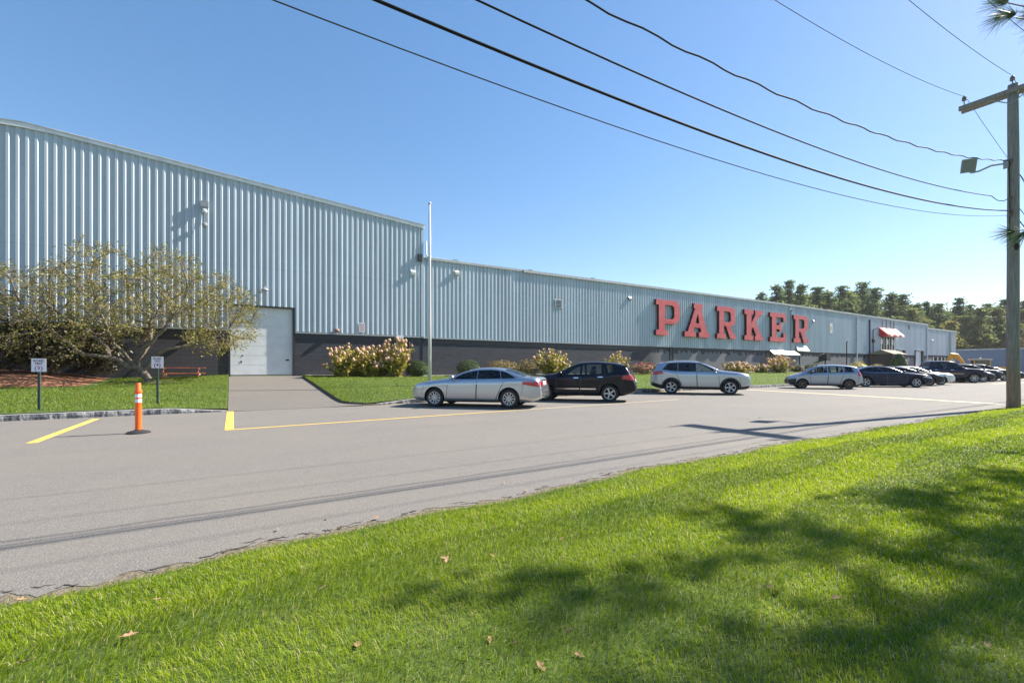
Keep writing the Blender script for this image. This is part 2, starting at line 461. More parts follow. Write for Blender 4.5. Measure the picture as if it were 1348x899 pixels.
# ------------------------------------------------------------------ ground levels (plan x, y)
WALL = 29.2
def kerb_y(x): return 16.25 + .03 * min(max(x, -10), 40)
def edge_y(x): return 3.87 + .33 * math.tanh((x - 2) / 4) + .05 * math.sin(x * 1.7) + .03 * math.sin(x * 4.3 + 1)
_wx = [-60, -12, -2.5, -.1, 3.2, 10, 50, 120]; _wz = [.78, .78, .78, .90, .90, .80, .86, .9]
def wall_z(x): return float(np.interp(x, _wx, _wz))
def lawn_z(x, y):
    k = kerb_y(x)
    z0 = .03 + .11 * (min(1, max(0, -x / 1.7)) if x < 1.7 else min(1, max(0, (x - 4.2) / 1.7)))
    t = (y - k) / (WALL - k)
    t = min(1, max(0, t))
    return z0 + (wall_z(x) - z0) * (t * .75 + .25 * t * t * (3 - 2 * t))
def near_z(x, y):
    return .02 + .05 * sstep(0, 1.2, edge_y(x) - y) + .03 * math.sin(x * .7 + y * .5) * sstep(0, 2, edge_y(x) - y)

def grid(name, xs, rows, zf, m, kind='structure'):
    """rows(x) -> list of y values, same count for every x"""
    V = []; F = []
    ny = len(rows(xs[0]))
    for x in xs:
        for y in rows(x): V.append((x, y, zf(x, y)))
    for i in range(len(xs) - 1):
        for j in range(ny - 1):
            a = i * ny + j
            F.append((a, a + ny, a + ny + 1, a + 1))
    o = obj(name, V, F, m, smooth=True)
    o['kind'] = kind
    return o

# ground out to the horizon
o = obj('ground', [(-1500, -1500, -.12), (1500, -1500, -.12), (1500, 1500, -.12), (-1500, 1500, -.12)], [(0, 1, 2, 3)], M_EARTH); o['kind'] = 'structure'
# road and car park: one sheet, ragged near edge
xs = list(np.arange(-40, -8, 2.0)) + list(np.arange(-8, 12, .05)) + list(np.arange(12, 30, .1)) + list(np.arange(30, 60, 1.0)) + [60, 80, 110, 150, 190]
def redge(x): return edge_y(x) + .13 + .03 * math.sin(x * 9.1) + .03 * math.sin(x * 23.7 + 2) + random.Random(int(x * 1000)).uniform(-.03, .03)
grid('road', xs, lambda x: [redge(x), 6, 10, 16, 22, 29.1, 60], lambda x, y: 0, M_ROAD)
def cracks():
    rr = random.Random(4); V = []; F = []
    for row, (o0, wmax, gap) in enumerate(((.145, .04, .55), (.21, .02, .75), (.36, .012, .93))):
        x = -7.0
        while x < 26:
            ln = rr.uniform(.05, .22)
            if rr.random() > gap:
                n = 6; b0 = len(V)
                for i in range(n + 1):
                    xx = x + ln * i / n; c = edge_y(xx) + o0 + .02 * math.sin(xx * 5 + row) + rr.uniform(-.022, .022)
                    ww = wmax * rr.uniform(.25, 1.0) * math.sin(math.pi * (i + .15) / (n + .3))
                    V += [(xx, c - ww / 2, .004), (xx, c + ww / 2, .004)]
                for i in range(n): F.append((b0 + 2 * i, b0 + 2 * i + 2, b0 + 2 * i + 3, b0 + 2 * i + 1))
            x += ln * rr.uniform(.7, 1.6)
    obj('road_cracks', V, F, mat('dark crack grit', (.04, .035, .03), .95))['kind'] = 'structure'  # flat strips of dark grit filling the cracks
# gravelly verge between asphalt and turf
M_VERGE = mat('gritty dark verge', (.085, .07, .05), .95, var=.6, scale=18, bump=.9, bscale=40, alt=(.20, .165, .11))
grid('verge', list(np.arange(-40, 40, .5)), lambda x: [edge_y(x) - .5, edge_y(x) + .45], lambda x, y: -.003, M_VERGE)
cracks()
# near lawn
xs = list(np.arange(-40, -6, 2.0)) + list(np.arange(-6, 30, .2)) + list(np.arange(30, 62, 2.0))
grid('lawn', xs, lambda x: [-60, -20, -6, -2] + list(np.linspace(-1, edge_y(x) - .5, 10)) + list(np.linspace(edge_y(x) - .4, edge_y(x) - .04, 5)), near_z, M_LAWN)
# lawns in front of the warehouse
def lawn_rows(x): return list(np.linspace(kerb_y(x) + .14, 28.2, 22))
def lawn_rows_w(x): return list(np.linspace(kerb_y(x) + .14, 29.2, 22))
grid('warehouse_lawn', list(np.linspace(-45, -.06, 80)), lawn_rows_w, lambda x, y: lawn_z(x, y) + .03, M_LAWN)
def rgt0(y): return 3.45 + .9 * max(0, 1 - (y - 16.3) / 1.1) ** 2
V = []; F = []; ys = np.linspace(0, 1, 26); tt = np.linspace(0, 1, 110) ** 1.4
for t in tt:
    for s in ys:
        x1 = 3.45 + t * 70
        k = kerb_y(x1) + .14; y = lerp(k, 28.2, s)
        x = lerp(rgt0(y), 73.5, t)
        V.append((x, y, lawn_z(x, y) + .03))
for i in range(len(tt) - 1):
    for j in range(25):
        a = i * 26 + j; F.append((a, a + 26, a + 27, a + 1))
obj('warehouse_lawn', V, F, M_LAWN, smooth=True)['kind'] = 'structure'
# soil edge of the right-hand lawn along the driveway, driveway itself
V = []; F = []
ysd = np.linspace(kerb_y(0) - .12, WALL + .3, 30)
for y in ysd:
    for x in (-.12, .8, 1.7, 2.6, 3.7 + 1.3 * max(0, 1 - (y - 16.1) / 1.6) ** 2):
        t = (y - ysd[0]) / (ysd[-1] - ysd[0])
        V.append((x, y, .006 + max(0, lawn_z(x, y) - .03) - .03 * sstep(0, .2, t) + .0))
for i in range(29):
    for j in range(4):
        a = i * 5 + j; F.append((a, a + 1, a + 6, a + 5))
obj('driveway', V, F, M_DRIVE, smooth=True)['kind'] = 'structure'
def skirt(pts):
    V = []
    for (x, y) in pts: V += [(x, y, lawn_z(x, y) + .045), (x + .0, y, lawn_z(x, y) - .2)]
    obj('lawn_edge', V, [(2 * i, 2 * i + 1, 2 * i + 3, 2 * i + 2) for i in range(len(pts) - 1)], M_VERGE)['kind'] = 'structure'
skirt([(rgt0(y), y) for y in np.linspace(kerb_y(4) + .13, 28.2, 30)])
skirt([(-.06, y) for y in np.linspace(kerb_y(0) + .13, 29.15, 20)])
# concrete path along the foot of the wall
grid('path', list(np.linspace(3.7, 98, 90)), lambda x: [28.2, 28.25, 29.3], lambda x, y: wall_z(x) - .02 + (.03 if y > 28.22 else -.04), M_CONC)
# kerbs
def kerb(x0, x1, ta, tb):
    n = max(8, int((x1 - x0) / .25)); V = []; F = []; fm = []
    for i in range(n + 1):
        x = lerp(x0, x1, i / n); k = kerb_y(x)
        h = .15 * min(1, (.12 + (x - x0) / 1.6) if ta else 1, (.12 + (x1 - x) / 1.6) if tb else 1)
        j1, j2 = random.uniform(-.012, .012), random.uniform(-.01, .01)
        V += [(x, k, -.05), (x, k + j1, h * .5), (x, k + .012 + j2, h), (x, k + .15, h + .004), (x, k + .16, -.05)]
    for i in range(n):
        for j in range(4):
            a = i * 5 + j; F.append((a, a + 5, a + 6, a + 1)); fm.append(1 if j == 2 else 0)
    o = obj('kerb', V, F, [M_KERB, M_KERBTOP], fm=fm); o['kind'] = 'structure'
kerb(-45, -.08, False, True)
kerb(4.35, 73.5, True, False)
# painted markings
def stripe(pts, w, m=M_YEL):
    V = []; F = []
    P = [Vector((p[0], p[1], 0)) for p in pts]
    for i, p in enumerate(P):
        t = (P[min(i + 1, len(P) - 1)] - P[max(0, i - 1)]).normalized(); nrm = Vector((-t.y, t.x, 0))
        for s in (-1, 1):
            q = p + nrm * w * .5 * s; V.append((q.x, q.y, .005))
    for i in range(len(P) - 1): F.append((2 * i, 2 * i + 2, 2 * i + 3, 2 * i + 1))
    obj('road_marking', V, F, m)['kind'] = 'structure'
stripe([(-2.94, 15.6), (-2.96, 11.2)], .15)
stripe([(.0, 16.2), (-.02, 11.45)], .17)
stripe([(-.1, 11.37), (7.6, 11.95)], .10)
stripe([(7.6, 11.95), (15.8, 12.45)], .09, M_YELOLD)
stripe([(3.9, 16.1), (9.5, 16.3), (15, 16.5)], .10, M_YELOLD)
stripe([(26.4, 15.9), (25.6, 12), (24.5, 7.2), (23.75, 4.75)], .42, M_YELOLD)
stripe([(19.5, 16.75), (26.4, 16.9)], .12, M_YELOLD)
stripe([(52.5, 11.0), (58, 10.6), (70, 10.2)], .25, M_YELOLD)
for x in (34.8, 42.0, 49.4, 53.0): stripe([(x, 16.9), (x + 3.4, 12.3)], .10, M_YELOLD)
# bark mulch mound
V = []; F = []
nx, ny = 60, 24
for i in range(nx + 1):
    for j in range(ny + 1):
        x = lerp(-20, -4.4, i / nx); y = lerp(23.6, 29.15, j / ny)
        e = sstep(0, .25, j / ny) * sstep(0, .22, 1 - i / nx)
        bx = 24.2 + .8 * math.sin(x * .5)
        V.append((x, y, lawn_z(x, y) + .0 + .42 * e * sstep(bx - .8, bx + 1.8, y) + .03 * math.sin(x * 3 + y * 2) * e))
for i in range(nx):
    for j in range(ny):
        a = i * (ny + 1) + j; F.append((a, a + ny + 1, a + ny + 2, a + 1))
obj('mulch_bed', V, F, M_MULCH, smooth=True)['kind'] = 'structure'

# ------------------------------------------------------------------ warehouses
PITCH = .31
def siding(name, x0, x1, zb, zt, m, parent, y=WALL):
    """ribbed steel sheet: pan, steep left flank, rib top, soft right flank"""
    prof = [(0, 0), (.13, 0), (.155, -.055), (.245, -.055)]
    us = []
    k = math.floor(x0 / PITCH)
    while k * PITCH < x1:
        for (du, dy) in prof:
            u = k * PITCH + du
            if x0 < u < x1: us.append((u, dy))
        k += 1
    def yat(u):
        t = u % PITCH
        P = prof + [(PITCH, 0)]
        for a, b in zip(P, P[1:]):
            if a[0] <= t <= b[0]: return lerp(a[1], b[1], (t - a[0]) / (b[0] - a[0]))
        return 0
    us = [(x0, yat(x0))] + us + [(x1, yat(x1))]
    V = []; F = []
    for (u, dy) in us:
        V += [(u, y + dy, zb), (u, y + dy, zt(u))]
    for i in range(len(us) - 1): F.append((2 * i, 2 * i + 2, 2 * i + 3, 2 * i + 1))
    return V, F
def joinVF(*parts):
    V = []; F = []
    for v, f in parts:
        b = len(V); V += v; F += [tuple(i + b for i in q) for q in f]
    return V, F

def trim_run(pts, y0, y1, h, dz=0.0):
    """a fascia box that follows a roof line"""
    V = []; F = []
    for (x, z) in pts: V += [(x, y0, z - h + dz), (x, y0, z + dz), (x, y1, z + dz), (x, y1, z - h + dz)]
    for i in range(len(pts) - 1):
        for j in range(4):
            j2 = (j + 1) % 4; F.append((4 * i + j, 4 * i + j2, 4 * i + 4 + j2, 4 * i + 4 + j))
    e = 4 * (len(pts) - 1)
    F += [(3, 2, 1, 0), (e, e + 1, e + 2, e + 3)]
    return V, F

# tall warehouse
RX, RZ = -8.0, 12.36
def roofA(x): return RZ - abs(x - RX) * .0797
tall = thing('tall_warehouse', 'tall pale blue ribbed metal warehouse with low gable roof and white garage door', 'warehouse', (0, 0, 0))
XL, XR = -27.0, 11.0
V, F = joinVF(siding('a', XL, -.06, 3.42, roofA, M_SIDE, tall), siding('b', -.06, 3.14, 4.80, roofA, M_SIDE, tall), siding('c', 3.14, XR, 3.42, roofA, M_SIDE, tall))
obj('siding', V, F, M_SIDE, tall)
b = MB()
b.box(XL, -.10, WALL + .03, WALL + .33, .2, 3.44); b.box(3.18, XR - .02, WALL + .03, WALL + .33, .2, 3.44)
b.build('block_wall', M_BLOCK, tall)
b = MB()   # side and back walls
for (q) in ([(XL, WALL, .2), (XL, 75, .2), (XL, 75, roofA(XL)), (XL, WALL, roofA(XL))],
            [(XR, WALL, .2), (XR, 75, .2), (XR, 75, roofA(XR)), (XR, WALL, roofA(XR))],
            [(XL, 75, .2), (XR, 75, .2), (XR, 75, roofA(XR)), (RX, 75, RZ), (XL, 75, roofA(XL))]):
    b.add(q, [tuple(range(len(q)))])
b.build('rear_wall', M_SIDE, tall)
b = MB()
b.add([(XL - .1, WALL - .02, roofA(XL) + .02), (RX, WALL - .02, RZ + .02), (RX, 75, RZ + .02), (XL - .1, 75, roofA(XL) + .02)], [(0, 1, 2, 3)])
b.add([(RX, WALL - .02, RZ + .02), (XR + .1, WALL - .02, roofA(XR) + .02), (XR + .1, 75, roofA(XR) + .02), (RX, 75, RZ + .02)], [(0, 1, 2, 3)])
b.build('roof', M_ROOF, tall)
V, F = trim_run([(XL - .1, roofA(XL)), (RX - 1.2, RZ - .055), (RX, RZ - .01), (RX + 1.2, RZ - .055), (XR + .1, roofA(XR))], WALL - .11, WALL + .1, .24, .05)
obj('fascia', V, F, M_TRIM, tall)
V, F = trim_run([(XL - .1, roofA(XL)), (RX, RZ), (XR + .1, roofA(XR))], WALL - .135, WALL - .113, .05, .055)
obj('drip_edge', V, F, M_TRIMG, tall)
b = MB(); b.box(XL, -.12, WALL - .06, WALL + .03, 3.33, 3.40); b.box(3.2, XR - .02, WALL - .06, WALL + .03, 3.33, 3.40)
b.build('base_flashing', M_TRIMG, tall)
b = MB(); b.box(3.2, XR - .05, WALL - .012, WALL + .02, 3.02, 3.32); b.box(XL, -.12, WALL - .012, WALL + .02, 3.02, 3.32); b.build('paint_band', M_JAMB, tall)
# garage door set back in its jambs
gd = MB()
pz = np.linspace(.92, 4.72, 8)
for i in range(7): gd.box(.0, 3.08, WALL + .145, WALL + .19, pz[i] + .007, pz[i + 1] - .007)
gd.box(.0, 3.08, WALL + .165, WALL + .20, .92, 4.72, 0)
gdo = gd.build('garage_door', M_DOORW, tall)
h = MB(); h.box(2.72, 2.9, WALL + .12, WALL + .143, 1.72, 1.80); h.build('handle', M_BLACK, gdo)
h = MB(); h.box(.55, .60, WALL + .13, WALL + .143, 1.95, 2.03); h.build('lock', M_BLACK, gdo)
h = MB(); h.box(.48, .55, WALL + .13, WALL + .143, 1.60, 1.70); h.build('lock', M_BLACK, gdo)
b = MB(); b.box(-.11, .0, WALL - .03, WALL + .25, .6, 4.80); b.box(3.08, 3.19, WALL - .03, WALL + .25, .6, 4.80); b.box(-.11, 3.19, WALL - .05, WALL + .25, 4.725, 4.80)
b.build('door_frame', M_JAMB, tall)
b = MB(); b.box(XR - .14, XR + .02, WALL - .07, WALL + .05, 3.4, roofA(XR) - .15); b.build('corner_trim', M_SIDE, tall)
# block pilaster and blocked-up opening
b = MB(); b.box(10.02, 10.27, WALL - .04, WALL + .02, .4, 3.02); b.build('pilaster', M_JAMB, tall)
b = MB(); b.box(9.0, 9.82, WALL + .0, WALL + .028, .85, 2.72); b.build('blocked_doorway', mat('lighter charcoal paint', (.085, .085, .10), .7, var=.1), tall)
# low warehouse
_lx = [11, 55, 102]; _lz = [8.70, 8.90, 8.76]
def roofB(x): return float(np.interp(x, _lx, _lz))
low = thing('long_warehouse', 'long low pale blue ribbed metal warehouse carrying the big red letters', 'warehouse', (0, 0, 0))
def notbay(a, bnd): return siding('s', a, bnd, 3.36, roofB, M_SIDE, low)
V, F = joinVF(siding('s', 11.02, 83.0, 3.36, roofB, M_SIDE2, low), siding('s', 83.0, 88.1, 6.2, roofB, M_SIDE2, low), siding('s', 88.1, 102, 3.36, roofB, M_SIDE2, low))
obj('siding', V, F, M_SIDE2, low)
b = MB()
for (x0, x1) in ((11.0, 82.9), (88.2, 88.9), (91.6, 96.5), (99.3, 102)): b.box(x0, x1, WALL + .03, WALL + .33, .3, 3.37)
b.build('block_wall', M_BLOCK, low)
b = MB()
b.add([(102, WALL, .2), (102, 75, .2), (102, 75, roofB(102)), (102, WALL, roofB(102))], [(0, 1, 2, 3)])
b.add([(11.2, 75, .2), (102, 75, .2), (102, 75, roofB(102)), (55, 75, roofB(55)), (11.2, 75, roofB(11))], [(0, 1, 2, 3, 4)])
b.build('rear_wall', M_SIDE2, low)
b = MB()
for x0, x1 in ((11.12, 55), (55, 102.1)):
    b.add([(x0, WALL - .02, roofB(x0) + .02), (x1, WALL - .02, roofB(x1) + .02), (x1, 75, roofB(x1) + .02), (x0, 75, roofB(x0) + .02)], [(0, 1, 2, 3)])
b.build('roof', M_ROOF, low)
V, F = joinVF(trim_run([(11.12, roofB(11)), (19, roofB(19))], WALL - .12, WALL + .1, .16, .05), trim_run([(19.0, roofB(19)), (55, roofB(55)), (102.1, roofB(102))], WALL - .17, WALL + .1, .20, .05))
obj('fascia', V, F, M_TRIMG, low)
b = MB(); b.box(11.2, 19, WALL + .12, WALL + .2, roofB(15) + .04, roofB(15) + .12); b.box(19, 31, WALL + .1, WALL + .2, roofB(25) + .04, roofB(25) + .10); b.build('roof_edge_strip', M_WHITE, low)
b = MB(); b.box(11.02, 82.8, WALL - .05, WALL + .03, 3.29, 3.36); b.build('base_flashing', M_TRIMG, low)
b = MB(); b.box(11.02, 33.8, WALL - .012, WALL + .02, 3.02, 3.285); b.build('paint_band', M_JAMB, low)
b = MB(); b.box(35.8, 36.05, WALL - .05, WALL + .02, .6, 3.3); b.box(36.2, 36.35, WALL - .03, WALL + .02, .6, 3.3); b.build('pilaster', M_JAMB, low)
for (x, m) in ((75.15, M_TRIM), (101.8, M_TRIM)):
    b = MB(); b.tube([(x, WALL - .2, 8.5), (x, WALL - .12, 8.2), (x, WALL - .12, .95)], .085, 8); b.build('downpipe', m, low)
b = MB(); b.tube([(57.55, WALL - .12, 8.3), (57.55, WALL - .12, 3.4)], .07, 8); b.tube([(57.2, WALL - .12, 8.2), (57.55, WALL - .12, 8.45), (57.9, WALL - .12, 8.2)], .06, 6); b.build('conduit', M_LAMPG, low)
b = MB(); b.tube([(79.2, WALL - .12, 8.3), (79.2, WALL - .12, 1)], .09, 6); b.tube([(80.4, WALL - .12, 6.9), (80.4, WALL - .12, 1)], .06, 6); b.box(79.9, 80.5, WALL - .3, WALL - .05, 2.2, 3.3); b.box(80.1, 80.6, WALL - .3, WALL - .05, 5.0, 5.5); b.tube([(80.4, WALL - .12, 6.9), (80.8, WALL - .5, 7.1), (81.6, WALL - .5, 6.8)], .05, 6); b.build('conduit', M_BLACK, low)
b = MB(); b.tube([(70.8, WALL - .6, .9), (70.8, WALL - .6, 4.6), (71.0, WALL - .6, 4.9), (71.5, WALL - .6, 5.0)], .07, 8); b.build('vent_pipe', M_BLACK, low)
# dark glazed entrance bay, red awnings, vestibule
bay = MB(); bay.box(83.0, 88.1, WALL + .02, WALL + .2, .9, 6.2); bayo = bay.build('glazed_bay', M_GLASS, low)
b = MB()
for x in (83.0, 84.15, 85.0, 86.1, 87.0, 88.0): MB().box(x, x + .14, WALL - .08, WALL + .018, .9, 6.2).build('mullion', M_LAMPG, bayo)
for x in (83.25, 85.3, 87.2): MB().box(x, x + .7, WALL - .02, WALL + .015, 4.9, 5.6).build('window_panel', M_WHITE, bayo)
for x in (83.6, 85.0, 86.6, 87.8): MB().box(x, x + .3, WALL - .065, WALL - .045, 7.05, 8.55).build('dark_slot', M_JAMB, low)
for k in range(3):   # three red canvas hoods, sun on the right part painted as white
    x0 = 82.5 + k * 2.1; x1 = x0 + 2.0
    b = MB()
    pf = [(WALL - .06, 7.35), (WALL - 1.15, 6.25), (WALL - 1.15, 6.0), (WALL - .06, 6.0)]
    n = len(pf)
    for (xa, xb, mi) in ((x0, x0 + 1.15, 0), (x0 + 1.15, x1, 1)):
        vs = [(xa, y, z) for y, z in pf] + [(xb, y, z) for y, z in pf]
        fs = [(j, (j + 1) % n, n + (j + 1) % n, n + j) for j in range(n)] + [tuple(range(n))[::-1], tuple(range(n, 2 * n))]
        b.add(vs, fs, mi)
    b.build('awning', [M_REDAWN, M_SUNAWN], low)
ves = thing('entrance_vestibule', 'dark timber and glass entrance porch with small gabled roof below the red awnings', 'porch', (81.2, 27.6, .85))
b = MB(); b.box(-2.2, 2.2, -1.2, 1.5, 0, 2.3); b.build('timber_wall', M_WOOD, ves)
b = MB()
for x in (-2.2, -.7, .8, 2.1): b.box(x, x + .12, -1.29, -1.2, 0, 2.4)
for z in (0, 1.0, 2.28): b.box(-2.2, 2.22, -1.27, -1.203, z, z + .1)
b.build('frame', M_BRONZE, ves)
b = MB(); b.box(-.5, .7, -1.23, -1.202, .12, .95); b.box(.95, 2.05, -1.23, -1.202, .12, 2.2); b.build('pane', M_GLASS, ves)
b = MB(); b.add([(-2.5, -1.5, 2.4), (2.5, -1.5, 2.4), (2.5, 0, 3.05), (-2.5, 0, 3.05), (-2.5, 1.55, 2.4), (2.5, 1.55, 2.4)], [(0, 1, 2, 3), (3, 2, 5, 4), (0, 3, 4), (1, 5, 2), (0, 4, 5, 1)]); b.build('roof', M_TANSH, ves)
# loading doors
for (x0, x1, z1) in ((88.9, 91.5, 4.0), (96.5, 99.2, 4.05)):
    d = MB(); d.box(x0 + .1, x1 - .25, WALL - .10, WALL - .06, .85, z1); do = d.build('loading_door', M_DOORW, low)
    f = MB(); f.box(x1 - .25, x1 + .2, WALL - .35, WALL + .2, .85, z1 + .1); f.build('dock_seal', M_BLACK, do)
    f = MB(); f.box(x0, x0 + .1, WALL - .13, WALL + .2, .85, z1 + .1); f.build('dock_seal', M_BLACK, do)
    f = MB(); f.box(x0 - .1, x1 + .1, WALL - .4, WALL + .02, z1 + .1, z1 + .24); f.build('door_hood', M_TRIMG, do)
b = MB(); b.box(93.7, 94.3, WALL - .07, WALL - .045, 7.55, 8.25); b.build('vent', M_JAMB, low)
b = MB(); b.box(22.0, 22.75, WALL - .09, WALL - .045, 6.08, 6.80, 0)
lo = b.build('louver', M_LOUV, low)
b = MB()
for k in range(6): b.box(22.16, 22.70, WALL - .115, WALL - .092, 6.16 + k * .105, 6.205 + k * .105)
b.build('blade', M_JAMB, lo)
# small canopies over the side door
def canopy(x0, x1, z0, x2, x3, dy, z1):
    q = [(x0, WALL - .05, z0), (x1, WALL - .05, z0), (x3, WALL - dy, z1), (x2, WALL - dy, z1)]
    v = q + [(x, y, z - .08) for x, y, z in q]
    return MB().add(v, [(0, 3, 2, 1), (4, 5, 6, 7), (0, 1, 5, 4), (1, 2, 6, 5), (2, 3, 7, 6), (3, 0, 4, 7)])
co = canopy(52.9, 58.2, 3.42, 52.3, 58.0, .95, 2.86).build('door_canopy', M_WHITE, low)
b = MB(); b.tube([(57.9, WALL - .9, .8), (57.9, WALL - .9, 2.80)], .07, 8); b.build('canopy_post', M_BLACK, co)
canopy(58.8, 61.3, 4.02, 58.4, 61.2, .5, 3.42).build('door_canopy', M_WHITE, low)
b = MB(); b.box(56.2, 57.2, WALL - .03, WALL + .02, .9, 2.9); dd = b.build('side_door', M_PALEDOOR, low)
# annex at the far end
ann = thing('end_annex', 'lower flat roofed metal annex with dark windows at the far right end', 'warehouse', (0, 0, 0))
V, F = siding('s', 102.02, 116.6, 3.5, lambda x: 8.15, M_SIDE2, ann); obj('siding', V, F, M_SIDE2, ann)
b = MB(); b.box(102.0, 116.5, WALL + .03, WALL + .3, .3, 3.52); b.build('block_wall', M_BLOCK, ann)
b = MB(); b.add([(116.6, WALL, .2), (116.6, 70, .2), (116.6, 70, 8.15), (116.6, WALL, 8.15)], [(0, 1, 2, 3)]); b.build('rear_wall', M_SIDE2, ann)
b = MB(); b.add([(102, WALL - .02, 8.17), (116.7, WALL - .02, 8.17), (116.7, 70, 8.17), (102, 70, 8.17)], [(0, 1, 2, 3)]); b.build('roof', M_ROOF, ann)
V, F = trim_run([(102.12, 8.15), (116.7, 8.15)], WALL - .15, WALL + .1, .2, .04); obj('fascia', V, F, M_TRIMG, ann)
b = MB(); b.tube([(113.2, WALL - .12, 7.9), (113.2, WALL - .12, 1)], .16, 8); b.build('downpipe', M_TRIMG, ann)
for x in (105.2, 107.3, 109.2, 110.9):
    b = MB(); b.box(x, x + 1.4, WALL - .0, WALL + .028, 1.3, 3.1); w = b.build('window', M_GLASS, ann)
    b = MB(); b.box(x - .25, x, WALL - .04, WALL + .028, 1.2, 3.2); b.build('frame', M_CREAM, w)
# slate blue building across the yard
bb = thing('blue_building', 'low slate blue metal building at the back right of the car park', 'building', (135, 0, 0))
b = MB(); b.box(0, 25, -25, 62, 0, 5.05); b.build('wall', M_BLUEB, bb)
b = MB(); b.box(-.15, 25.1, -25.1, 62.1, 5.06, 5.3); b.build('roof', M_TRIMG, bb)
b = MB(); b.box(-.1, 0.0 - .003, 18.0, 22.0, .0, 3.6); b.build('roller_door', M_JAMB, bb)

# ------------------------------------------------------------------ red sign letters
LZ0, LZ1 = 4.36, 7.68
def letter(ch, x0, x1, outlines, label):
    x0 *= .988; x1 *= .986
    W = x1 - x0; H = LZ1 - LZ0
    cu = bpy.data.curves.new('letter_outline', 'CURVE'); cu.dimensions = '2D'; cu.fill_mode = 'BOTH'; cu.extrude = .13
    for pl in outlines:
        sp = cu.splines.new('POLY'); sp.points.add(len(pl) - 1)
        for p, (a, c) in zip(sp.points, pl): p.co = (a * W, c * H, 0, 1)
        sp.use_cyclic_u = True
    t = bpy.data.objects.new('letter_outline', cu); COL.objects.link(t)
    bpy.context.view_layer.update()
    me = bpy.data.meshes.new_from_object(t.evaluated_get(bpy.context.evaluated_depsgraph_get()))
    bpy.data.objects.remove(t)
    me.transform(Matrix.Translation((x0, WALL - .23, LZ0)) @ Matrix.Rotation(R(90), 4, 'X'))
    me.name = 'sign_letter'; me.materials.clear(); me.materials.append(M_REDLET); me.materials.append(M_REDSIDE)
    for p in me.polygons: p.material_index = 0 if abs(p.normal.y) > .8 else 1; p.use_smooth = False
    o = bpy.data.objects.new('sign_letter', me); COL.objects.link(o)
    # put origin at the foot of the letter
    c = Vector((x0, WALL - .23, LZ0)); me.transform(Matrix.Translation(-c)); o.location = c
    tag(o, label, 'sign letter', 'big red letters on the long warehouse')
def arc(cx, cy, rx, ry, a0, a1, n=7): return [(cx + rx * math.cos(R(lerp(a0, a1, i / n))), cy + ry * math.sin(R(lerp(a0, a1, i / n)))) for i in range(n + 1)]
Pout = [(0, 0), (.48, 0), (.48, .15), (.37, .15), (.37, .33), (.74, .33)] + arc(.74, .56, .26, .23, -90, 0, 5)[1:] + arc(.80, .80, .20, .20, 0, 90, 5) + [(0, 1), (0, .85), (.11, .85), (.11, .15), (0, .15)]
Pin = [(.37, .47), (.37, .86), (.68, .86), (.76, .80), (.76, .53), (.68, .47)]
Rout = [(0, 0), (.46, 0), (.46, .15), (.36, .15), (.36, .40), (.47, .40), (.70, .0), (1.0, 0), (1.0, .15), (.90, .15), (.70, .40), (.80, .41)] + arc(.78, .58, .20, .17, -60, 0, 4)[1:] + arc(.80, .82, .18, .18, 0, 90, 5) + [(0, 1), (0, .85), (.11, .85), (.11, .15), (0, .15)]
Rin = [(.36, .53), (.36, .86), (.66, .86), (.73, .80), (.73, .58), (.66, .53)]
Aout = [(0, 0), (.44, 0), (.44, .15), (.33, .15), (.38, .28), (.62, .28), (.66, .15), (.56, .15), (.56, 0), (1, 0), (1, .15), (.90, .15), (.66, .85), (.72, .85), (.72, 1), (.36, 1), (.36, .85), (.41, .85), (.12, .15), (0, .15)]
Ain = [(.42, .41), (.52, .72), (.58, .41)]
Kout = [(0, 0), (.48, 0), (.48, .15), (.37, .15), (.37, .34), (.45, .44), (.64, .15), (.56, .15), (.56, 0), (1, 0), (1, .15), (.93, .15), (.61, .60), (.84, .85), (1, .85), (1, 1), (.58, 1), (.58, .85), (.60, .85), (.37, .56), (.37, .85), (.48, .85), (.48, 1), (0, 1), (0, .85), (.11, .85), (.11, .15), (0, .15)]
Eout = [(0, 0), (1, 0), (1, .31), (.84, .31), (.84, .15), (.37, .15), (.37, .43), (.58, .43), (.58, .36), (.74, .36), (.74, .66), (.58, .66), (.58, .58), (.37, .58), (.37, .85), (.84, .85), (.84, .71), (1, .71), (1, 1), (0, 1), (0, .85), (.11, .85), (.11, .15), (0, .15)]
letter('P', 33.9, 37.35, [Pout, Pin], 'big red wall letter P, the first of the row')
letter('A', 38.0, 42.0, [Aout, Ain], 'big red wall letter A with splayed legs')
letter('R', 43.2, 46.55, [Rout, Rin], 'big red wall letter R between the A and the K')
letter('K', 48.1, 51.75, [Kout], 'big red wall letter K in the middle of the word')
letter('E', 53.2, 56.7, [Eout], 'big red wall letter E above the white door canopy')
letter('R', 58.4, 61.95, [Rout, Rin], 'big red wall letter R, the last of the word beside the conduit')

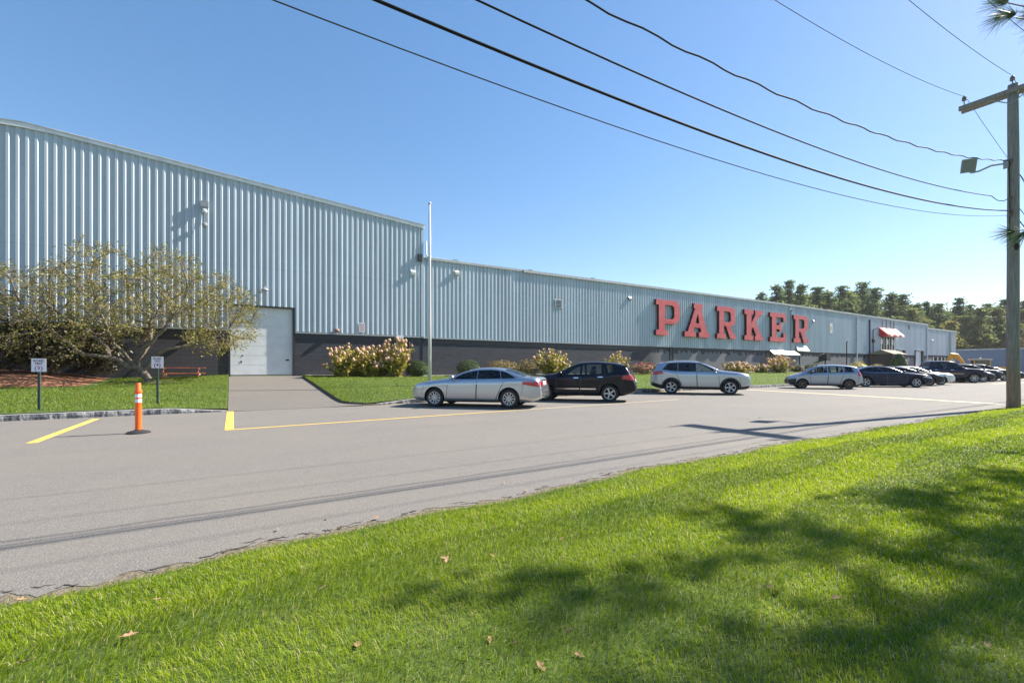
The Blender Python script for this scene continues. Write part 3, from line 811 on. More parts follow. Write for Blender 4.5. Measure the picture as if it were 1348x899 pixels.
# ------------------------------------------------------------------ lamps and notices on the walls
l = thing('security_light', 'grey security light with two round lamps high on the tall warehouse wall', 'wall lamp', (-1.16, WALL - .05, 9.4)); l.scale = (1, .5, 1)
b = MB(); b.box(-.18, .18, -.32, 0, .42, .72); b.box(-.15, .15, -.28, 0, .28, .42); b.build('housing', M_LAMPG, l)
v, f = ico(2); b = MB(); b.add([(x * .13, y * .10 - .30, z * .13 + .18) for x, y, z in v], f); b.build('lamp_head', M_LENS, l, True)
b = MB(); b.tube([(0, -.02, .3), (0, -.1, -.45)], .03, 6); b.build('stem', M_LAMPG, l)
b = MB(); b.lathe([(0.03, 0), (.12, .02), (.13, .16), (.02, .2)], 14, 0, 'y', (0, -.34, -.52)); b.build('lamp_head', M_LAMPG, l, True)
l = thing('security_light', 'small gooseneck lamp above the white garage door', 'wall lamp', (1.63, WALL - .05, 5.62))
b = MB(); b.tube([(0, 0, .05), (0, -.25, .22), (0, -.42, .16)], .035, 8); b.build('arm', M_LAMPG, l, True)
b = MB(); b.lathe([(.04, .1), (.10, .06), (.19, -.02), (.20, -.06)], 16, 0, 'z', (0, -.42, .04)); b.build('shade', M_LAMPG, l, True)
def wallpack(x, z, m, label, w=.32):
    l = thing('wall_pack', label, 'wall lamp', (x, WALL - .05, z)); l.scale = (1, .6, 1)
    b = MB(); n = 5
    pf = [(0, .16), (-.12, .16), (-.24, .06), (-.24, -.10), (-.10, -.16), (0, -.16)]
    vs = [(-w / 2, y, zz) for y, zz in pf] + [(w / 2, y, zz) for y, zz in pf]; n = len(pf)
    b.add(vs, [(j, (j + 1) % n, n + (j + 1) % n, n + j) for j in range(n)] + [tuple(range(n))[::-1], tuple(range(n, 2 * n))]); b.build('housing', m, l)
    b = MB(); b.box(-w / 2 + .03, w / 2 - .03, -.262, -.243, -.09, .05); b.build('lens', M_LENS, l)
wallpack(10.28, 7.60, M_WHITE, 'white wall pack lamp beside the corner of the tall warehouse')
wallpack(13.45, 7.92, M_CREAM, 'cream wall pack lamp under the low roof just past the flagpole')
wallpack(30.35, 7.5, M_LAMPG, 'grey wall pack lamp on the blue siding left of the letter P', .36)
wallpack(62.9, 7.2, M_LAMPG, 'dark grey wall pack lamp right of the last letter')
wallpack(104.2, 6.1, M_WHITE, 'white wall lamp on the far annex beside the downpipe', .5)
# notice boards
t = thing('notice_sign', 'small grey notice with red lines low on the siding above the hydrangeas', 'notice', (6.98, WALL - .055, 3.55))
b = MB(); b.box(-.19, .19, -.015, 0, 0, .56); b.build('panel', M_SIGNW, t)
b = MB()
for k in range(4): b.box(-.15, .15, -.019, -.0155, .08 + k * .12, .13 + k * .12)
b.build('text_lines', mat('dull red notice ink', (.35, .16, .15), .6), t)
t = MB(); t.box(-.2, .2, -.02, 0, 0, .18); tag(t.build('wall_plate', M_SIGNW, None, loc=(9.45, WALL - .06, 3.24)), 'small blank white plate on the dark band above the hydrangeas', 'plate')
v, f = ico(2); t = MB(); t.add([(x * .16, y * .12, z * .13) for x, y, z in v], f); tag(t.build('alarm_bell', mat('rusty bell', (.28, .17, .13), .6), None, True, loc=(5.5, WALL - .12, 3.58)), 'small rusty round alarm bell at the foot of the siding', 'bell')
t = thing('notice_sign', 'tall white number board on the siding right of the last letter', 'notice', (67.7, WALL - .055, 5.9))
b = MB(); b.box(-.35, .35, -.02, 0, 0, 1.3); b.build('panel', M_CREAM, t); b = MB(); b.box(-.12, .12, -.026, -.0205, .35, .85); b.build('mark', M_LAMPG, t)
# black hood on the wall
t = _hood = thing('exhaust_hood', 'black metal exhaust hood on a bracket against the grey block wall', 'hood', (65.0, WALL - .3, 1.0))
b = MB(); b.add([(-.9, .3, 2.1), (.9, .3, 2.5), (.9, .3, 1.3), (-.9, .3, 1.0), (-.5, -.9, 2.5), (.9, -.9, 2.3), (1.1, -.9, 1.3), (-.2, -.9, 1.4)], [(0, 1, 5, 4), (4, 5, 6, 7), (7, 6, 2, 3), (0, 4, 7, 3), (1, 2, 6, 5), (0, 3, 2, 1)]); b.build('hood', M_BLACK, t)
b = MB(); b.tube([(.2, -.3, 1.3), (.2, -.3, -.15)], .12, 8); b.box(-.1, .5, -.6, 0, .1, .55); b.build('stand', M_BLACK, t); t.scale = (.8, .6, .8); t.location.z = 1.2
# roof vents
for (x, z, w, lab) in ((-6.0, roofA(-6) + .05, .25, 'left dark roof vent on the ridge side of the tall warehouse'), (-5.0, roofA(-5) + .05, .35, 'right dark roof vent on the ridge side of the tall warehouse'),
                       (13.5, roofB(13.5) + .05, .3, 'black roof vent nearest the tall warehouse on the low roof edge'), (19.9, roofB(19.9) + .05, .3, 'second black roof vent along the low roof edge'), (26.3, roofB(26.3) + .05, .26, 'third black roof vent along the low roof edge')):
    t = thing('roof_vent', lab, 'roof vent', (x, WALL + .3, z), group='vents along the roof edges'); t.scale = (.65, .65, .6)
    b = MB(); b.box(-w * .6, w * .6, -.12, .12, -.02, .10); b.build('base', M_BLACK, t)
    b = MB(); b.box(-w, w, -.16, .16, .10, .24); b.build('cap', M_BLACK, t)
b = MB(); b.tube([(0, 0, 1.0), (0, 0, .06), (.05, 0, 0), (.35, -.02, -.03)], .05, 8)
tag(b.build('roof_pipe', M_TRIMG, None, True, loc=(11.2, WALL - .1, roofB(11) + .12)), 'grey drain pipe turning down from the tall roof corner to the low roof', 'pipe')
b = MB(); b.box(-.13, .13, -.16, 0, -.35, .12); tag(b.build('junction_box', M_BLACK, None, loc=(10.75, WALL - .05, roofB(11) + .05)), 'black box at the corner where the two warehouse roofs meet', 'box')

# ------------------------------------------------------------------ flagpole, road signs, bollard, picnic table
t = thing('flagpole', 'tall bare aluminium flagpole behind the silver sedan', 'flagpole', (8.3, 21.1, lawn_z(8.3, 21.1)))
b = MB(); b.tube([(0, 0, 0), (0, 0, 3), (0, 0, 6), (0, 0, 8.92)], [.085, .08, .065, .045], 12); b.build('pole', M_ALU, t, True)
b = MB(); b.lathe([(.001, 0), (.06, .03), (.075, .08), (.06, .13), (.001, .16)], 12, 0, 'z', (0, 0, 8.9)); b.build('finial', M_ALU, t, True)
b = MB(); b.lathe([(.16, 0), (.16, .04), (.10, .08), (.09, .14)], 14); b.build('base_collar', M_ALU, t, True)
b = MB(); b.box(-.02, .02, -.12, -.06, 1.3, 1.45); b.build('cleat', M_ALU, t)

def text_mesh(s, size, m, parent, x, z, y, extr=.0015, name='lettering'):
    cu = bpy.data.curves.new('txt', 'FONT'); cu.body = s; cu.size = size; cu.align_x = 'CENTER'; cu.align_y = 'CENTER'; cu.extrude = extr; cu.offset = size * .018
    o = bpy.data.objects.new('txt', cu); COL.objects.link(o); bpy.context.view_layer.update()
    me = bpy.data.meshes.new_from_object(o.evaluated_get(bpy.context.evaluated_depsgraph_get())); bpy.data.objects.remove(o)
    me.transform(Matrix.Translation((x, y, z)) @ Matrix.Rotation(R(90), 4, 'X')); me.materials.clear(); me.materials.append(m); me.name = name
    q = bpy.data.objects.new(name, me); COL.objects.link(q); q.parent = parent; return q
def road_sign(x, y, num, pm, nm, top, label, rz):
    z0 = lawn_z(x, y) + .02
    t = thing('road_test_sign', label, 'sign', (x, y, z0), rz)
    H = top - z0
    b = MB()   # U-channel post
    b.box(-.020, .020, 0, .010, 0, H - .02); b.box(-.028, -.019, -.012, .018, 0, H - .02); b.box(.019, .028, -.012, .018, 0, H - .02); b.build('post', M_GREENPOST, t)
    b = MB(); b.box(-.145, .145, -.02, -.0135, H - .345, H); pn = b.build('panel', M_SIGNW, t)
    text_mesh('ROAD', .074, M_NAVYINK, pn, 0, H - .062, -.0215); text_mesh('TEST', .074, M_NAVYINK, pn, 0, H - .136, -.0215)
    text_mesh('(', .155, pm, pn, -.062, H - .255, -.0215, name='bracket'); text_mesh(')', .155, pm, pn, .062, H - .255, -.0215, name='bracket'); text_mesh(num, .115, nm, pn, 0, H - .25, -.0215)
    for zb_ in (H - .02, H - .34): MB().lathe([(.008, 0), (.008, .004)], 8, 0, 'y', (0, -.024, zb_)).build('bolt', M_ALU, pn)
road_sign(-4.25, 16.62, '3', M_BLUEINK, M_REDINK, 1.56, 'white road test sign with a red 3 on a green post', R(-8))
road_sign(-1.85, 17.15, '4', M_REDINK, M_NAVYINK, 1.65, 'white road test sign with a dark 4 beside the crab apple trunk', R(-10))

t = thing('delineator_post', 'orange plastic marker post with two white bands on a black rubber base', 'bollard', (-1.58, 11.8, 0))
b = MB(); b.lathe([(.20, 0), (.20, .02), (.17, .04), (.09, .055), (.06, .075)], 24); b.build('base', M_RUBBER, t, True, autosmooth=40)
b = MB(); b.lathe([(.055, .06), (.054, .80), (.062, .82), (.062, .86), (.042, .90), (.042, 1.0), (.036, 1.01)], 20); b.build('post', M_ORANGE, t, True, autosmooth=40)
for z in (.655, .755):
    b = MB(); b.lathe([(.0558, z - .034), (.0558, z + .034)], 20, close=False); b.build('reflective_band', M_REFL, t, True)

t = thing('picnic_table', 'red brown timber picnic table against the dark block wall', 'picnic table', (-2.02, 28.1, .66))
b = MB()
for k in range(4): b.box(-.92, .92, -.36 + k * .185, -.36 + k * .185 + .165, .64, .68)
b.build('tabletop', M_TABLE, t)
for s in (-1, 1):
    b = MB(); b.box(-.95, .92, s * .68 - .12, s * .68 + .12, .36, .40); b.build('bench', M_TABLE, t)
for x in (-.72, .68):
    b = MB(); b.box(x - .02, x + .02, -.72, .72, .30, .36); b.box(x - .02, x + .02, -.36, .36, .58, .64); b.build('cross_beam', M_TABLEW, t)
    for s in (-1, 1):
        b = MB(); b.add([(x - .045, s * .62 - .05, 0), (x - .005, s * .62 - .05, 0), (x - .005, s * .62 + .05, 0), (x - .045, s * .62 + .05, 0), (x - .045, s * .22 - .05, .64), (x - .005, s * .22 - .05, .64), (x - .005, s * .22 + .05, .64), (x - .045, s * .22 + .05, .64)], [(0, 3, 2, 1), (4, 5, 6, 7), (0, 1, 5, 4), (1, 2, 6, 5), (2, 3, 7, 6), (3, 0, 4, 7)])
        b.build('leg', M_TABLE, t)

# ------------------------------------------------------------------ utility pole, flood light, wires
PX, PY = 21.45, 4.0
t = thing('utility_pole', 'weathered timber utility pole with crossarm at the road edge', 'utility pole', (PX, PY, 0))
b = MB()
zz = [-.2, .3, 1.2, 2.5, 4, 6, 8, 9.6, 10.42]
b.tube([(random.uniform(-.01, .01), random.uniform(-.01, .01), z) for z in zz], [.17, .165, .16, .155, .15, .145, .138, .133, .13], 16)
M_POLE2 = NG('weathered pole timber with tan foot', .85)
g = M_POLE2; xyz = g.sep(); st = g.noise(g.map((7, 7, .35)), 5, 5, .7); c = g.mix(g.rng(st, .3, .7), (.13, .115, .095), (.32, .30, .27)); c2 = g.mix(g.rng(st, .3, .7), (.16, .105, .065), (.32, .24, .16))
nn = g.noise(g.map(), 1.4, 4, .6); g.color(g.mix(g.rng(g.math('ADD', xyz[2], g.math('MULTIPLY', nn, 2.2)), 1.9, 3.2), c2, c)); g.bump(st, .6, .02)
b.build('pole', M_POLE2.m, t, True)
b = MB(); b.box(-.20, -.10, -1.25, 1.25, 10.12, 10.26); b.box(.08, .18, -1.25, 1.25, 10.12, 10.26); b.build('crossarm', M_POLE, t)
b = MB(); b.tube([(-.21, .0, 9.75), (-.21, .55, 10.14)], .016, 6); b.tube([(-.21, .0, 9.75), (-.21, -.55, 10.14)], .016, 6); b.build('brace', M_LAMPG, t)
ins = [(-.15, 1.12, 10.27), (0, .02, 10.42), (-.15, -1.12, 10.27)]
for (x, y, z) in ins:
    b = MB(); b.lathe([(.015, 0), (.015, .14), (.06, .15), (.065, .19), (.035, .20), (.06, .22), (.06, .26), (.03, .29), (.03, .31), (.001, .32)], 12, 0, 'z', (x, y, z)); b.build('insulator', M_PORC, t, True, autosmooth=40)
for z in (6.36, 6.75, 7.95, 6.22):
    b = MB(); b.lathe([(.02, 0), (.05, .02), (.03, .05), (.05, .08), (.02, .10)], 10, 0, 'z', (-.19, .02, z - .05)); b.box(-.20, -.12, .0, .04, z - .012, z + .012); b.build('spool', M_PORC, t, True, autosmooth=40)
b = MB(); b.tube([(-.17, .05, 8.0), (-.2, .06, 7.7), (-.17, .05, 7.4), (-.165, .05, 5.4)], .012, 5); b.tube([(.17, 0, 9), (.165, 0, 3)], .012, 5); b.build('ground_wire', M_WIRE, t)
t = thing('flood_light', 'boxy grey floodlight on an arm high on the utility pole', 'flood light', (PX - .1, PY + .1, 7.9))
b = MB(); b.tube([(-.08, .04, .0), (-.15, .35, .03), (-.2, .62, -.06), (-.22, .78, -.06)], .028, 8); b.box(-.10, -.04, -.03, .09, -.16, .12); b.build('arm', M_LAMPG, t, True, autosmooth=40)
rt = Matrix.Rotation(R(-62), 3, 'Z') @ Matrix.Rotation(R(28), 3, 'X')
hv = [(-.19, -.14, -.22), (.19, -.14, -.22), (.13, .16, -.14), (-.13, .16, -.14), (-.19, -.14, .22), (.19, -.14, .22), (.13, .16, .14), (-.13, .16, .14)]
hc = Vector((-.28, .88, .22))
b = MB(); b.add([rt @ Vector(v) + hc for v in hv], [(0, 3, 2, 1), (4, 5, 6, 7), (0, 1, 5, 4), (1, 2, 6, 5), (2, 3, 7, 6), (3, 0, 4, 7)]); b.tube([(-.22, .78, -.06), (-.26, .84, 0)], .04, 8); b.build('housing', M_LAMPG, t)
b = MB(); b.add([rt @ Vector(v) + hc for v in ((-.15, -.146, -.18), (.15, -.146, -.18), (.15, -.146, .18), (-.15, -.146, .18))], [(0, 1, 2, 3)]); b.build('lens', mat('flood lamp glass', (.20, .23, .26), .1, spec=.7), t)
def wire(z0, yoff, c, rad, m, label, name='power_line', twist=0.0, x0=-.15, kink=0.0):
    pts = []
    n = 140 if twist else 60
    for i in range(n + 1):
        s = 40 * i / n
        z = z0 - c * (1 - (1 - s / 20) ** 2)
        p = Vector((PX + x0 - s, PY + yoff, z))
        if twist: p += Vector((0, twist * math.sin(s * 5.2), twist * math.cos(s * 5.2)))
        if kink and i in (1, 2): p.z -= kink
        pts.append(p)
    b = MB(); b.tube(pts, rad, 6)
    o = b.build(name, m, None, True); tag(o, label, 'wire', 'overhead wires along the road')
    # the same wire on the far side of the pole
    pts = [Vector((PX + .17 + s, PY + yoff, z0 - c * .9 * (1 - (1 - s / 20) ** 2))) for s in np.linspace(0, 40, 24)]
    b = MB(); b.tube(pts, rad, 6); o = b.build(name, m, None, True); tag(o, label + ', continuing past the pole', 'wire', 'overhead wires along the road')
wire(6.22, .06, 2.0, .006, M_WIREG, 'thin grey wire lowest on the utility pole')
wire(6.36, .05, 1.80, .016, M_WIRE, 'thick black telephone cable, lowest heavy wire on the pole')
wire(6.78, .05, 1.80, .011, M_WIRE, 'black cable just above the thick telephone cable', kink=.12)
wire(7.97, .05, 2.42, .012, M_WIRE, 'twisted black service cable beside the floodlight', twist=.014)
wire(10.56, 1.12, 2.05, .007, M_WIREG, 'thin grey wire from the far end of the crossarm')
wire(10.70, .02, 1.72, .007, M_WIREG, 'thin grey wire from the insulator on the pole top')
wire(10.56, -1.12, 2.48, .007, M_WIREG, 'thin grey wire from the near end of the crossarm')

# ------------------------------------------------------------------ cars
def pchip(pts):
    xs = np.array([p[0] for p in pts], float); ys = np.array([p[1] for p in pts], float)
    h = np.diff(xs); dl = np.diff(ys) / h; d = np.zeros(len(xs))
    for k in range(1, len(xs) - 1):
        if dl[k - 1] * dl[k] > 0:
            w1 = 2 * h[k] + h[k - 1]; w2 = h[k] + 2 * h[k - 1]
            d[k] = (w1 + w2) / (w1 / dl[k - 1] + w2 / dl[k])
    d[0] = dl[0]; d[-1] = dl[-1]
    def f(x):
        x = min(max(x, xs[0]), xs[-1]); k = min(len(xs) - 2, max(0, int(np.searchsorted(xs, x) - 1)))
        t = (x - xs[k]) / h[k]; a = 2 * t**3 - 3 * t**2 + 1; b = t**3 - 2 * t**2 + t; c = -2 * t**3 + 3 * t**2; e = t**3 - t**2
        return float(a * ys[k] + b * h[k] * d[k] + c * ys[k + 1] + e * h[k] * d[k + 1])
    return f
def paint(name, col, metal, rough=.3):
    return mat(name, col, rough, metal, coat=1.0 if metal else .3, spec=.5 if metal else .2)
P_SILVER = paint('silver metallic paint', (.43, .46, .50), .8, .28)
P_SILVER2 = paint('cool silver metallic paint', (.42, .45, .49), .8, .3)
P_GREY = paint('blue grey metallic paint', (.33, .36, .42), .7, .34)
P_BLACK = paint('black pearl paint', (.008, .008, .016), 0, .2)
P_NAVY = paint('navy blue paint', (.010, .014, .040), .0, .25)
P_DARK = paint('charcoal paint', (.018, .020, .026), .0, .25)
P_WHITE = paint('pale silver paint', (.62, .63, .64), .5, .35)
M_TAIL = mat('red tail lamp', (.42, .008, .012), .12, coat=1.0)
M_HEAD = mat('clear head lamp', (.62, .65, .68), .08, .3, coat=1.0)
M_RIM = mat('alloy rim', (.46, .46, .47), .35, .6)
M_RIMB = mat('bronze rim', (.16, .11, .09), .4, .6)
M_CHROME = mat('chrome trim', (.72, .73, .75), .12, 1.0)
M_WELL = mat('wheel well', (.008, .008, .008), .95, spec=.1)
M_CLAD = mat('black plastic cladding', (.022, .022, .024), .65)
M_PLATE = mat('number plate', (.72, .72, .70), .5)

def wheel_meshes(r, w, nsp, rim_m, split=False):
    """tyre and rim meshes, axis along y, outer face towards +y"""
    ty = MB(); h = w / 2
    ty.lathe([(r * .66, -h * .8), (r * .78, -h), (r * .93, -h * .96), (r, -h * .72), (r, h * .72), (r * .93, h * .96), (r * .78, h), (r * .665, h * .80)], 36, 0, 'y', close=False)
    rm = MB()
    rm.lathe([(r * .675, h * .80), (r * .66, h * .86), (r * .61, h * .80), (r * .60, h * .1), (r * .2, h * .05), (.001, h * .05)], 36, 1, 'y', close=False)
    rm.lathe([(r * .675, h * .80), (r * .67, h * .88), (r * .605, h * .84), (r * .60, h * .6)], 36, 0, 'y', close=False)
    rm.lathe([(r * .13, h * .4), (r * .13, h * .80), (r * .10, h * .86), (.001, h * .88)], 16, 0, 'y', close=False)
    for k in range(nsp):
        a = 2 * math.pi * k / nsp
        for da in ((-.11, .11) if split else (0,)):
            aa = a + da; wi = (.05 if split else .10) * (5 / nsp if nsp > 5 else 1) + .03; wo = wi * 1.1
            ca, sa = math.cos(aa), math.sin(aa); c0, s0 = math.cos(a), math.sin(a)
            pts = []
            for (rr, ww, hh, cc, ss) in ((r * .09, wi * r * 1.6, h * .82, c0, s0), (r * .63, wo * r * 1.6, h * .80, ca, sa)):
                for sgn in (-1, 1): pts.append((rr * cc - sgn * ww * .42 * ss, hh, rr * ss + sgn * ww * .42 * cc))
            low = [(x, y - h * .35, z) for x, y, z in pts]
            rm.add(pts + low, [(0, 1, 3, 2), (0, 2, 6, 4), (1, 5, 7, 3), (4, 6, 7, 5)], 0)
    return ty, rm

iv0, if0 = ico(2)
def make_car(S):
    L, W = S['L'], S['W']; hw = W / 2
    top = pchip(S['top']); belt = pchip(S['belt']); bot = pchip(S['bot'])
    xf, xr, r = S['xf'], S['xf'] + S['wb'], S['r']
    cf, lf, cr, lr = S.get('plan', (.20, .62, .15, .5)); tum = S.get('tum', .38)
    def wd(x):
        return hw * (1 - cf * max(0, 1 - x / lf) ** 2.3 - cr * max(0, 1 - (L - x) / lr) ** 2.3)
    N = 72
    sts = [L * (.55 * i / N + .45 * (.5 - .5 * math.cos(math.pi * i / N))) for i in range(N + 1)]
    V = []; F = []
    def half(x):
        w = wd(x); zb = bot(x); bt = belt(x); tp = max(top(x), bt + .015); h = tp - bt
        sh = w * .955
        wt = max(.25, sh - .03 - tum * h) if h > .03 else sh - .03
        cr_ = min(.075, h * .45)
        q = bt - zb
        return [(0, zb), (w * .82, zb), (w * .94, zb + min(.04, .1 * q)), (w * .972, zb + min(.15, .2 * q)), (w * .985, zb + min(.24, .34 * q)), (w * .996, lerp(zb, bt, .5)), (w * .988, bt - min(.20, .33 * q)), (w * 1.002, bt - min(.135, .22 * q)), (w * .985, bt - min(.05, .09 * q)), (sh, bt),
                (lerp(sh - .015, wt, .30), bt + .28 * (h - cr_)), (lerp(sh - .015, wt, .72), bt + .70 * (h - cr_)), (wt, tp - cr_), (wt * .90, tp - cr_ * .42), (wt * .6, tp - cr_ * .12), (0, tp)]
    nh = len(half(L / 2)); ring = 2 * nh - 2
    for x in sts:
        hp = half(x)
        loop = hp + [(-y, z) for (y, z) in hp[-2:0:-1]]
        V += [(x, y, z) for y, z in loop]
    for i in range(N):
        for j in range(ring):
            j2 = (j + 1) % ring
            F.append((i * ring + j, (i + 1) * ring + j, (i + 1) * ring + j2, i * ring + j2))
    F.append(tuple(range(ring))[::-1]); F.append(tuple(N * ring + j for j in range(ring)))
    bm = bmesh.new(); vs = [bm.verts.new(v) for v in V]
    for f in F:
        bm.faces.new([vs[i] for i in f])
    bmesh.ops.recalc_face_normals(bm, faces=bm.faces)
    me = bpy.data.meshes.new('body'); bm.to_mesh(me); bm.free()
    me.materials.append(S['paint']); me.materials.append(M_WELL)
    bo = bpy.data.objects.new('body', me); COL.objects.link(bo)
    sb = bo.modifiers.new('s', 'SUBSURF'); sb.levels = 1; sb.render_levels = 1
    ct = MB(); ra = r + S.get('archgap', .055)
    for xw in (xf, xr):
        for s in (-1, 1):
            y0, y1 = sorted((s * (hw - .34), s * (hw + .4)))
            ct.lathe([(ra, y0), (ra, y1)], 40, 1, 'y', (xw, 0, r + .01))
    cu = ct.build('cutter', [S['paint'], M_WELL])
    md = bo.modifiers.new('b', 'BOOLEAN'); md.operation = 'DIFFERENCE'; md.object = cu; md.solver = 'EXACT'
    bpy.context.view_layer.update()
    dg = bpy.context.evaluated_depsgraph_get()
    m2 = bpy.data.meshes.new_from_object(bo.evaluated_get(dg))
    bpy.data.objects.remove(bo); bpy.data.objects.remove(cu)
    m2.name = 'body'
    for p in m2.polygons: p.use_smooth = True
    m2.set_sharp_from_angle(angle=R(42))
    bm = bmesh.new(); bm.from_mesh(m2); BV = [BVHTree.FromBMesh(bm)]; bm.free()
    def topw(x):
        bt = belt(x); h = max(top(x) - bt, .02); return max(.25, wd(x) * .955 - .03 - tum * h)
    def win_outline(a, b_, a2, b2):
        bl = [(lerp(a, b_, t), belt(lerp(a, b_, t)) + .028) for t in np.linspace(0, 1, 16)]
        tl = []
        for (x, zb_), t in zip(bl, np.linspace(0, 1, 16)):
            xx = lerp(a2, b2, t); zt = min(top(xx) - .105, S.get('wintop', 9)); tl.append((xx, max(zt, belt(xx) + .034)))
        return bl, tl
    # hollow the cabin and open the windows
    cx0, cx1 = S['cabin']
    V = []; F = []
    nn_ = 14
    for i in range(nn_ + 1):
        x = lerp(cx0, cx1, i / nn_); w = wd(x) * .955 - .10; bt = belt(x); tp = top(x) - .06; wt = topw(x) - .05; cr_ = .06
        tp = max(tp, bt - .02); zr = max(tp - cr_, bt - .04)
        hp = [(0, .46), (hw - .41, .46), (hw - .41, min(2 * r + .13, bt - .15)), (w, bt - .06), (max(.2, wt), zr), (max(.2, wt) * .7, tp - .005), (0, tp)]
        loop = hp + [(-y, z) for y, z in hp[-2:0:-1]]; V += [(x, y, z) for y, z in loop]
    rg = 12
    for i in range(nn_):
        for j in range(rg):
            j2 = (j + 1) % rg; F.append((i * rg + j, (i + 1) * rg + j, (i + 1) * rg + j2, i * rg + j2))
    F.append(tuple(range(rg))[::-1]); F.append(tuple(nn_ * rg + j for j in range(rg)))
    cuts = [obj('cutter', V, F, [S['paint'], M_CABIN], fm=[1] * len(F))]
    def prism(outline, axis, lo, hi):
        n = len(outline)
        if axis == 'y': V = [(x, lo, z) for x, z in outline] + [(x, hi, z) for x, z in outline]
        else: V = [(x, y, lo) for x, y in outline] + [(x, y, hi) for x, y in outline]
        F = [(i, (i + 1) % n, n + (i + 1) % n, n + i) for i in range(n)] + [tuple(range(n))[::-1], tuple(range(n, 2 * n))]
        return obj('cutter', V, F, [S['paint'], M_CABIN], fm=[1] * len(F))
    def shrink(pl, k=.012):
        c = np.mean(np.array(pl), axis=0); return [tuple(np.array(p) + (c - np.array(p)) / (np.linalg.norm(c - np.array(p)) + 1e-6) * k) for p in pl]
    for wspec in S['wins']:
        bl, tl = win_outline(*wspec); cuts.append(prism(shrink(bl + tl[::-1]), 'y', -2, 2))
    for key in ('ws', 'rs'):
        a, b_ = S[key]
        if a is None: continue
        n = 8; xs_ = np.linspace(a, b_, n)
        if min(b_, cx1 - .03) - max(a, cx0 + .02) < .1: continue
        ol = [(x, -topw(x) + .075) for x in np.clip(xs_, a + .02, b_ - .02)] + [(x, topw(x) - .075) for x in np.clip(xs_, a + .02, b_ - .02)[::-1]]
        cuts.append(prism(ol, 'z', belt((a + b_) / 2) - .0, 3))
    cur = m2
    tmp = bpy.data.objects.new('body', m2); COL.objects.link(tmp)
    for c_ in cuts:
        bmx = bmesh.new(); bmx.from_mesh(c_.data); bmesh.ops.recalc_face_normals(bmx, faces=bmx.faces); bmx.to_mesh(c_.data); bmx.free()
        md = tmp.modifiers.new('b', 'BOOLEAN'); md.operation = 'DIFFERENCE'; md.object = c_; md.solver = 'EXACT'
    bpy.context.view_layer.update(); dg = bpy.context.evaluated_depsgraph_get()
    m3 = bpy.data.meshes.new_from_object(tmp.evaluated_get(dg)); bpy.data.objects.remove(tmp)
    for c_ in cuts: bpy.data.objects.remove(c_)
    m2 = m3; m2.name = 'body'
    slots = [m.name if m else '' for m in m2.materials]
    root = thing(S['name'], S['label'], S['cat'])
    G = root
    def add_mesh(name, me_or_mb, mats, parent=root, smooth=True, autos=35):
        return me_or_mb.build(name, mats, parent, smooth, autosmooth=autos)
    body = bpy.data.objects.new('body', m2); COL.objects.link(body); body.parent = root
    # centre on the wheelbase, nose towards +x
    def T(v): return ((xf + S['wb'] / 2) - v[0], v[1], v[2])
    m2.transform(Matrix.Translation(((xf + S['wb'] / 2), 0, 0)) @ Matrix.Scale(-1, 4, (1, 0, 0))); m2.flip_normals()
    def resamp(pl, n):
        p = np.array(pl, float); d = np.r_[0, np.cumsum(np.hypot(*np.diff(p, axis=0).T))]
        t = np.linspace(0, d[-1], n + 1); return np.c_[np.interp(t, d, p[:, 0]), np.interp(t, d, p[:, 1])]
    def patch(bottom, topl, n, m, phi, off, sides=(1, -1), down=False, mb=None, mi=0):
        B = resamp(bottom, n); Tt = resamp(topl, n); out = []
        dv = Vector((math.cos(phi), math.sin(phi), 0)); pv = Vector((math.sin(phi), -math.cos(phi), 0))
        pts = {}
        bvh = BV[0]
        for i in range(n + 1):
            for j in range(m + 1):
                s, z = lerp(B[i], Tt[i], j / m)
                if down: o, d = Vector((s, z, 4)), Vector((0, 0, -1))
                else: o, d = pv * s + dv * 6 + Vector((0, 0, z)), -dv
                if not down: o = o + Vector((S.get('_cx', 0), 0, 0)) * 0
                hit, nr, idx, ds = bvh.ray_cast(o, d)
                if hit is not None:
                    if nr.dot(d) > 0: nr = -nr
                    pts[i, j] = hit + nr * off
        for sd in sides:
            mbx = mb if mb is not None else MB()
            idx = {}; vs = []
            for k, p in pts.items(): idx[k] = len(vs); vs.append(T((p.x, p.y * sd, p.z)))
            fs = []
            for i in range(n):
                for j in range(m):
                    q = [(i, j), (i + 1, j), (i + 1, j + 1), (i, j + 1)]
                    if all(k in idx for k in q):
                        q = [idx[k] for k in q]; a, b_, c_ = (Vector(vs[q[0]]), Vector(vs[q[1]]), Vector(vs[q[2]]))
                        nn = (b_ - a).cross(c_ - a); ctr = a - Vector((0, 0, .5))
                        ref = Vector((0, 0, 1)) if down else Vector((-dv.x, dv.y * sd, 0))
                        fs.append(tuple(q) if nn.dot(ref) > 0 else tuple(q[::-1]))
            mbx.add(vs, fs, mi); out.append(mbx)
        return out
    SIDE = R(90)
    # doors with seams
    for (a, b_, a2, b2) in S['doors']:
        zb = lambda x: bot(x) + .13
        bl = [(lerp(a, b_, t), zb(lerp(a, b_, t))) for t in np.linspace(0, 1, 12)]
        tl = [(lerp(a2, b2, t), belt(lerp(a2, b2, t)) + .0) for t in np.linspace(0, 1, 12)]
        g = .02
        bl2 = [(lerp(a - g, b_ + g, t), zb(lerp(a, b_, t)) - g) for t in np.linspace(0, 1, 12)]
        tl2 = [(lerp(a2 - g, b2 + g, t), belt(lerp(a2, b2, t)) + .0) for t in np.linspace(0, 1, 12)]
        seams = patch(bl2, tl2, 12, 8, SIDE, .002); drs = patch(bl, tl, 12, 8, SIDE, .0045)
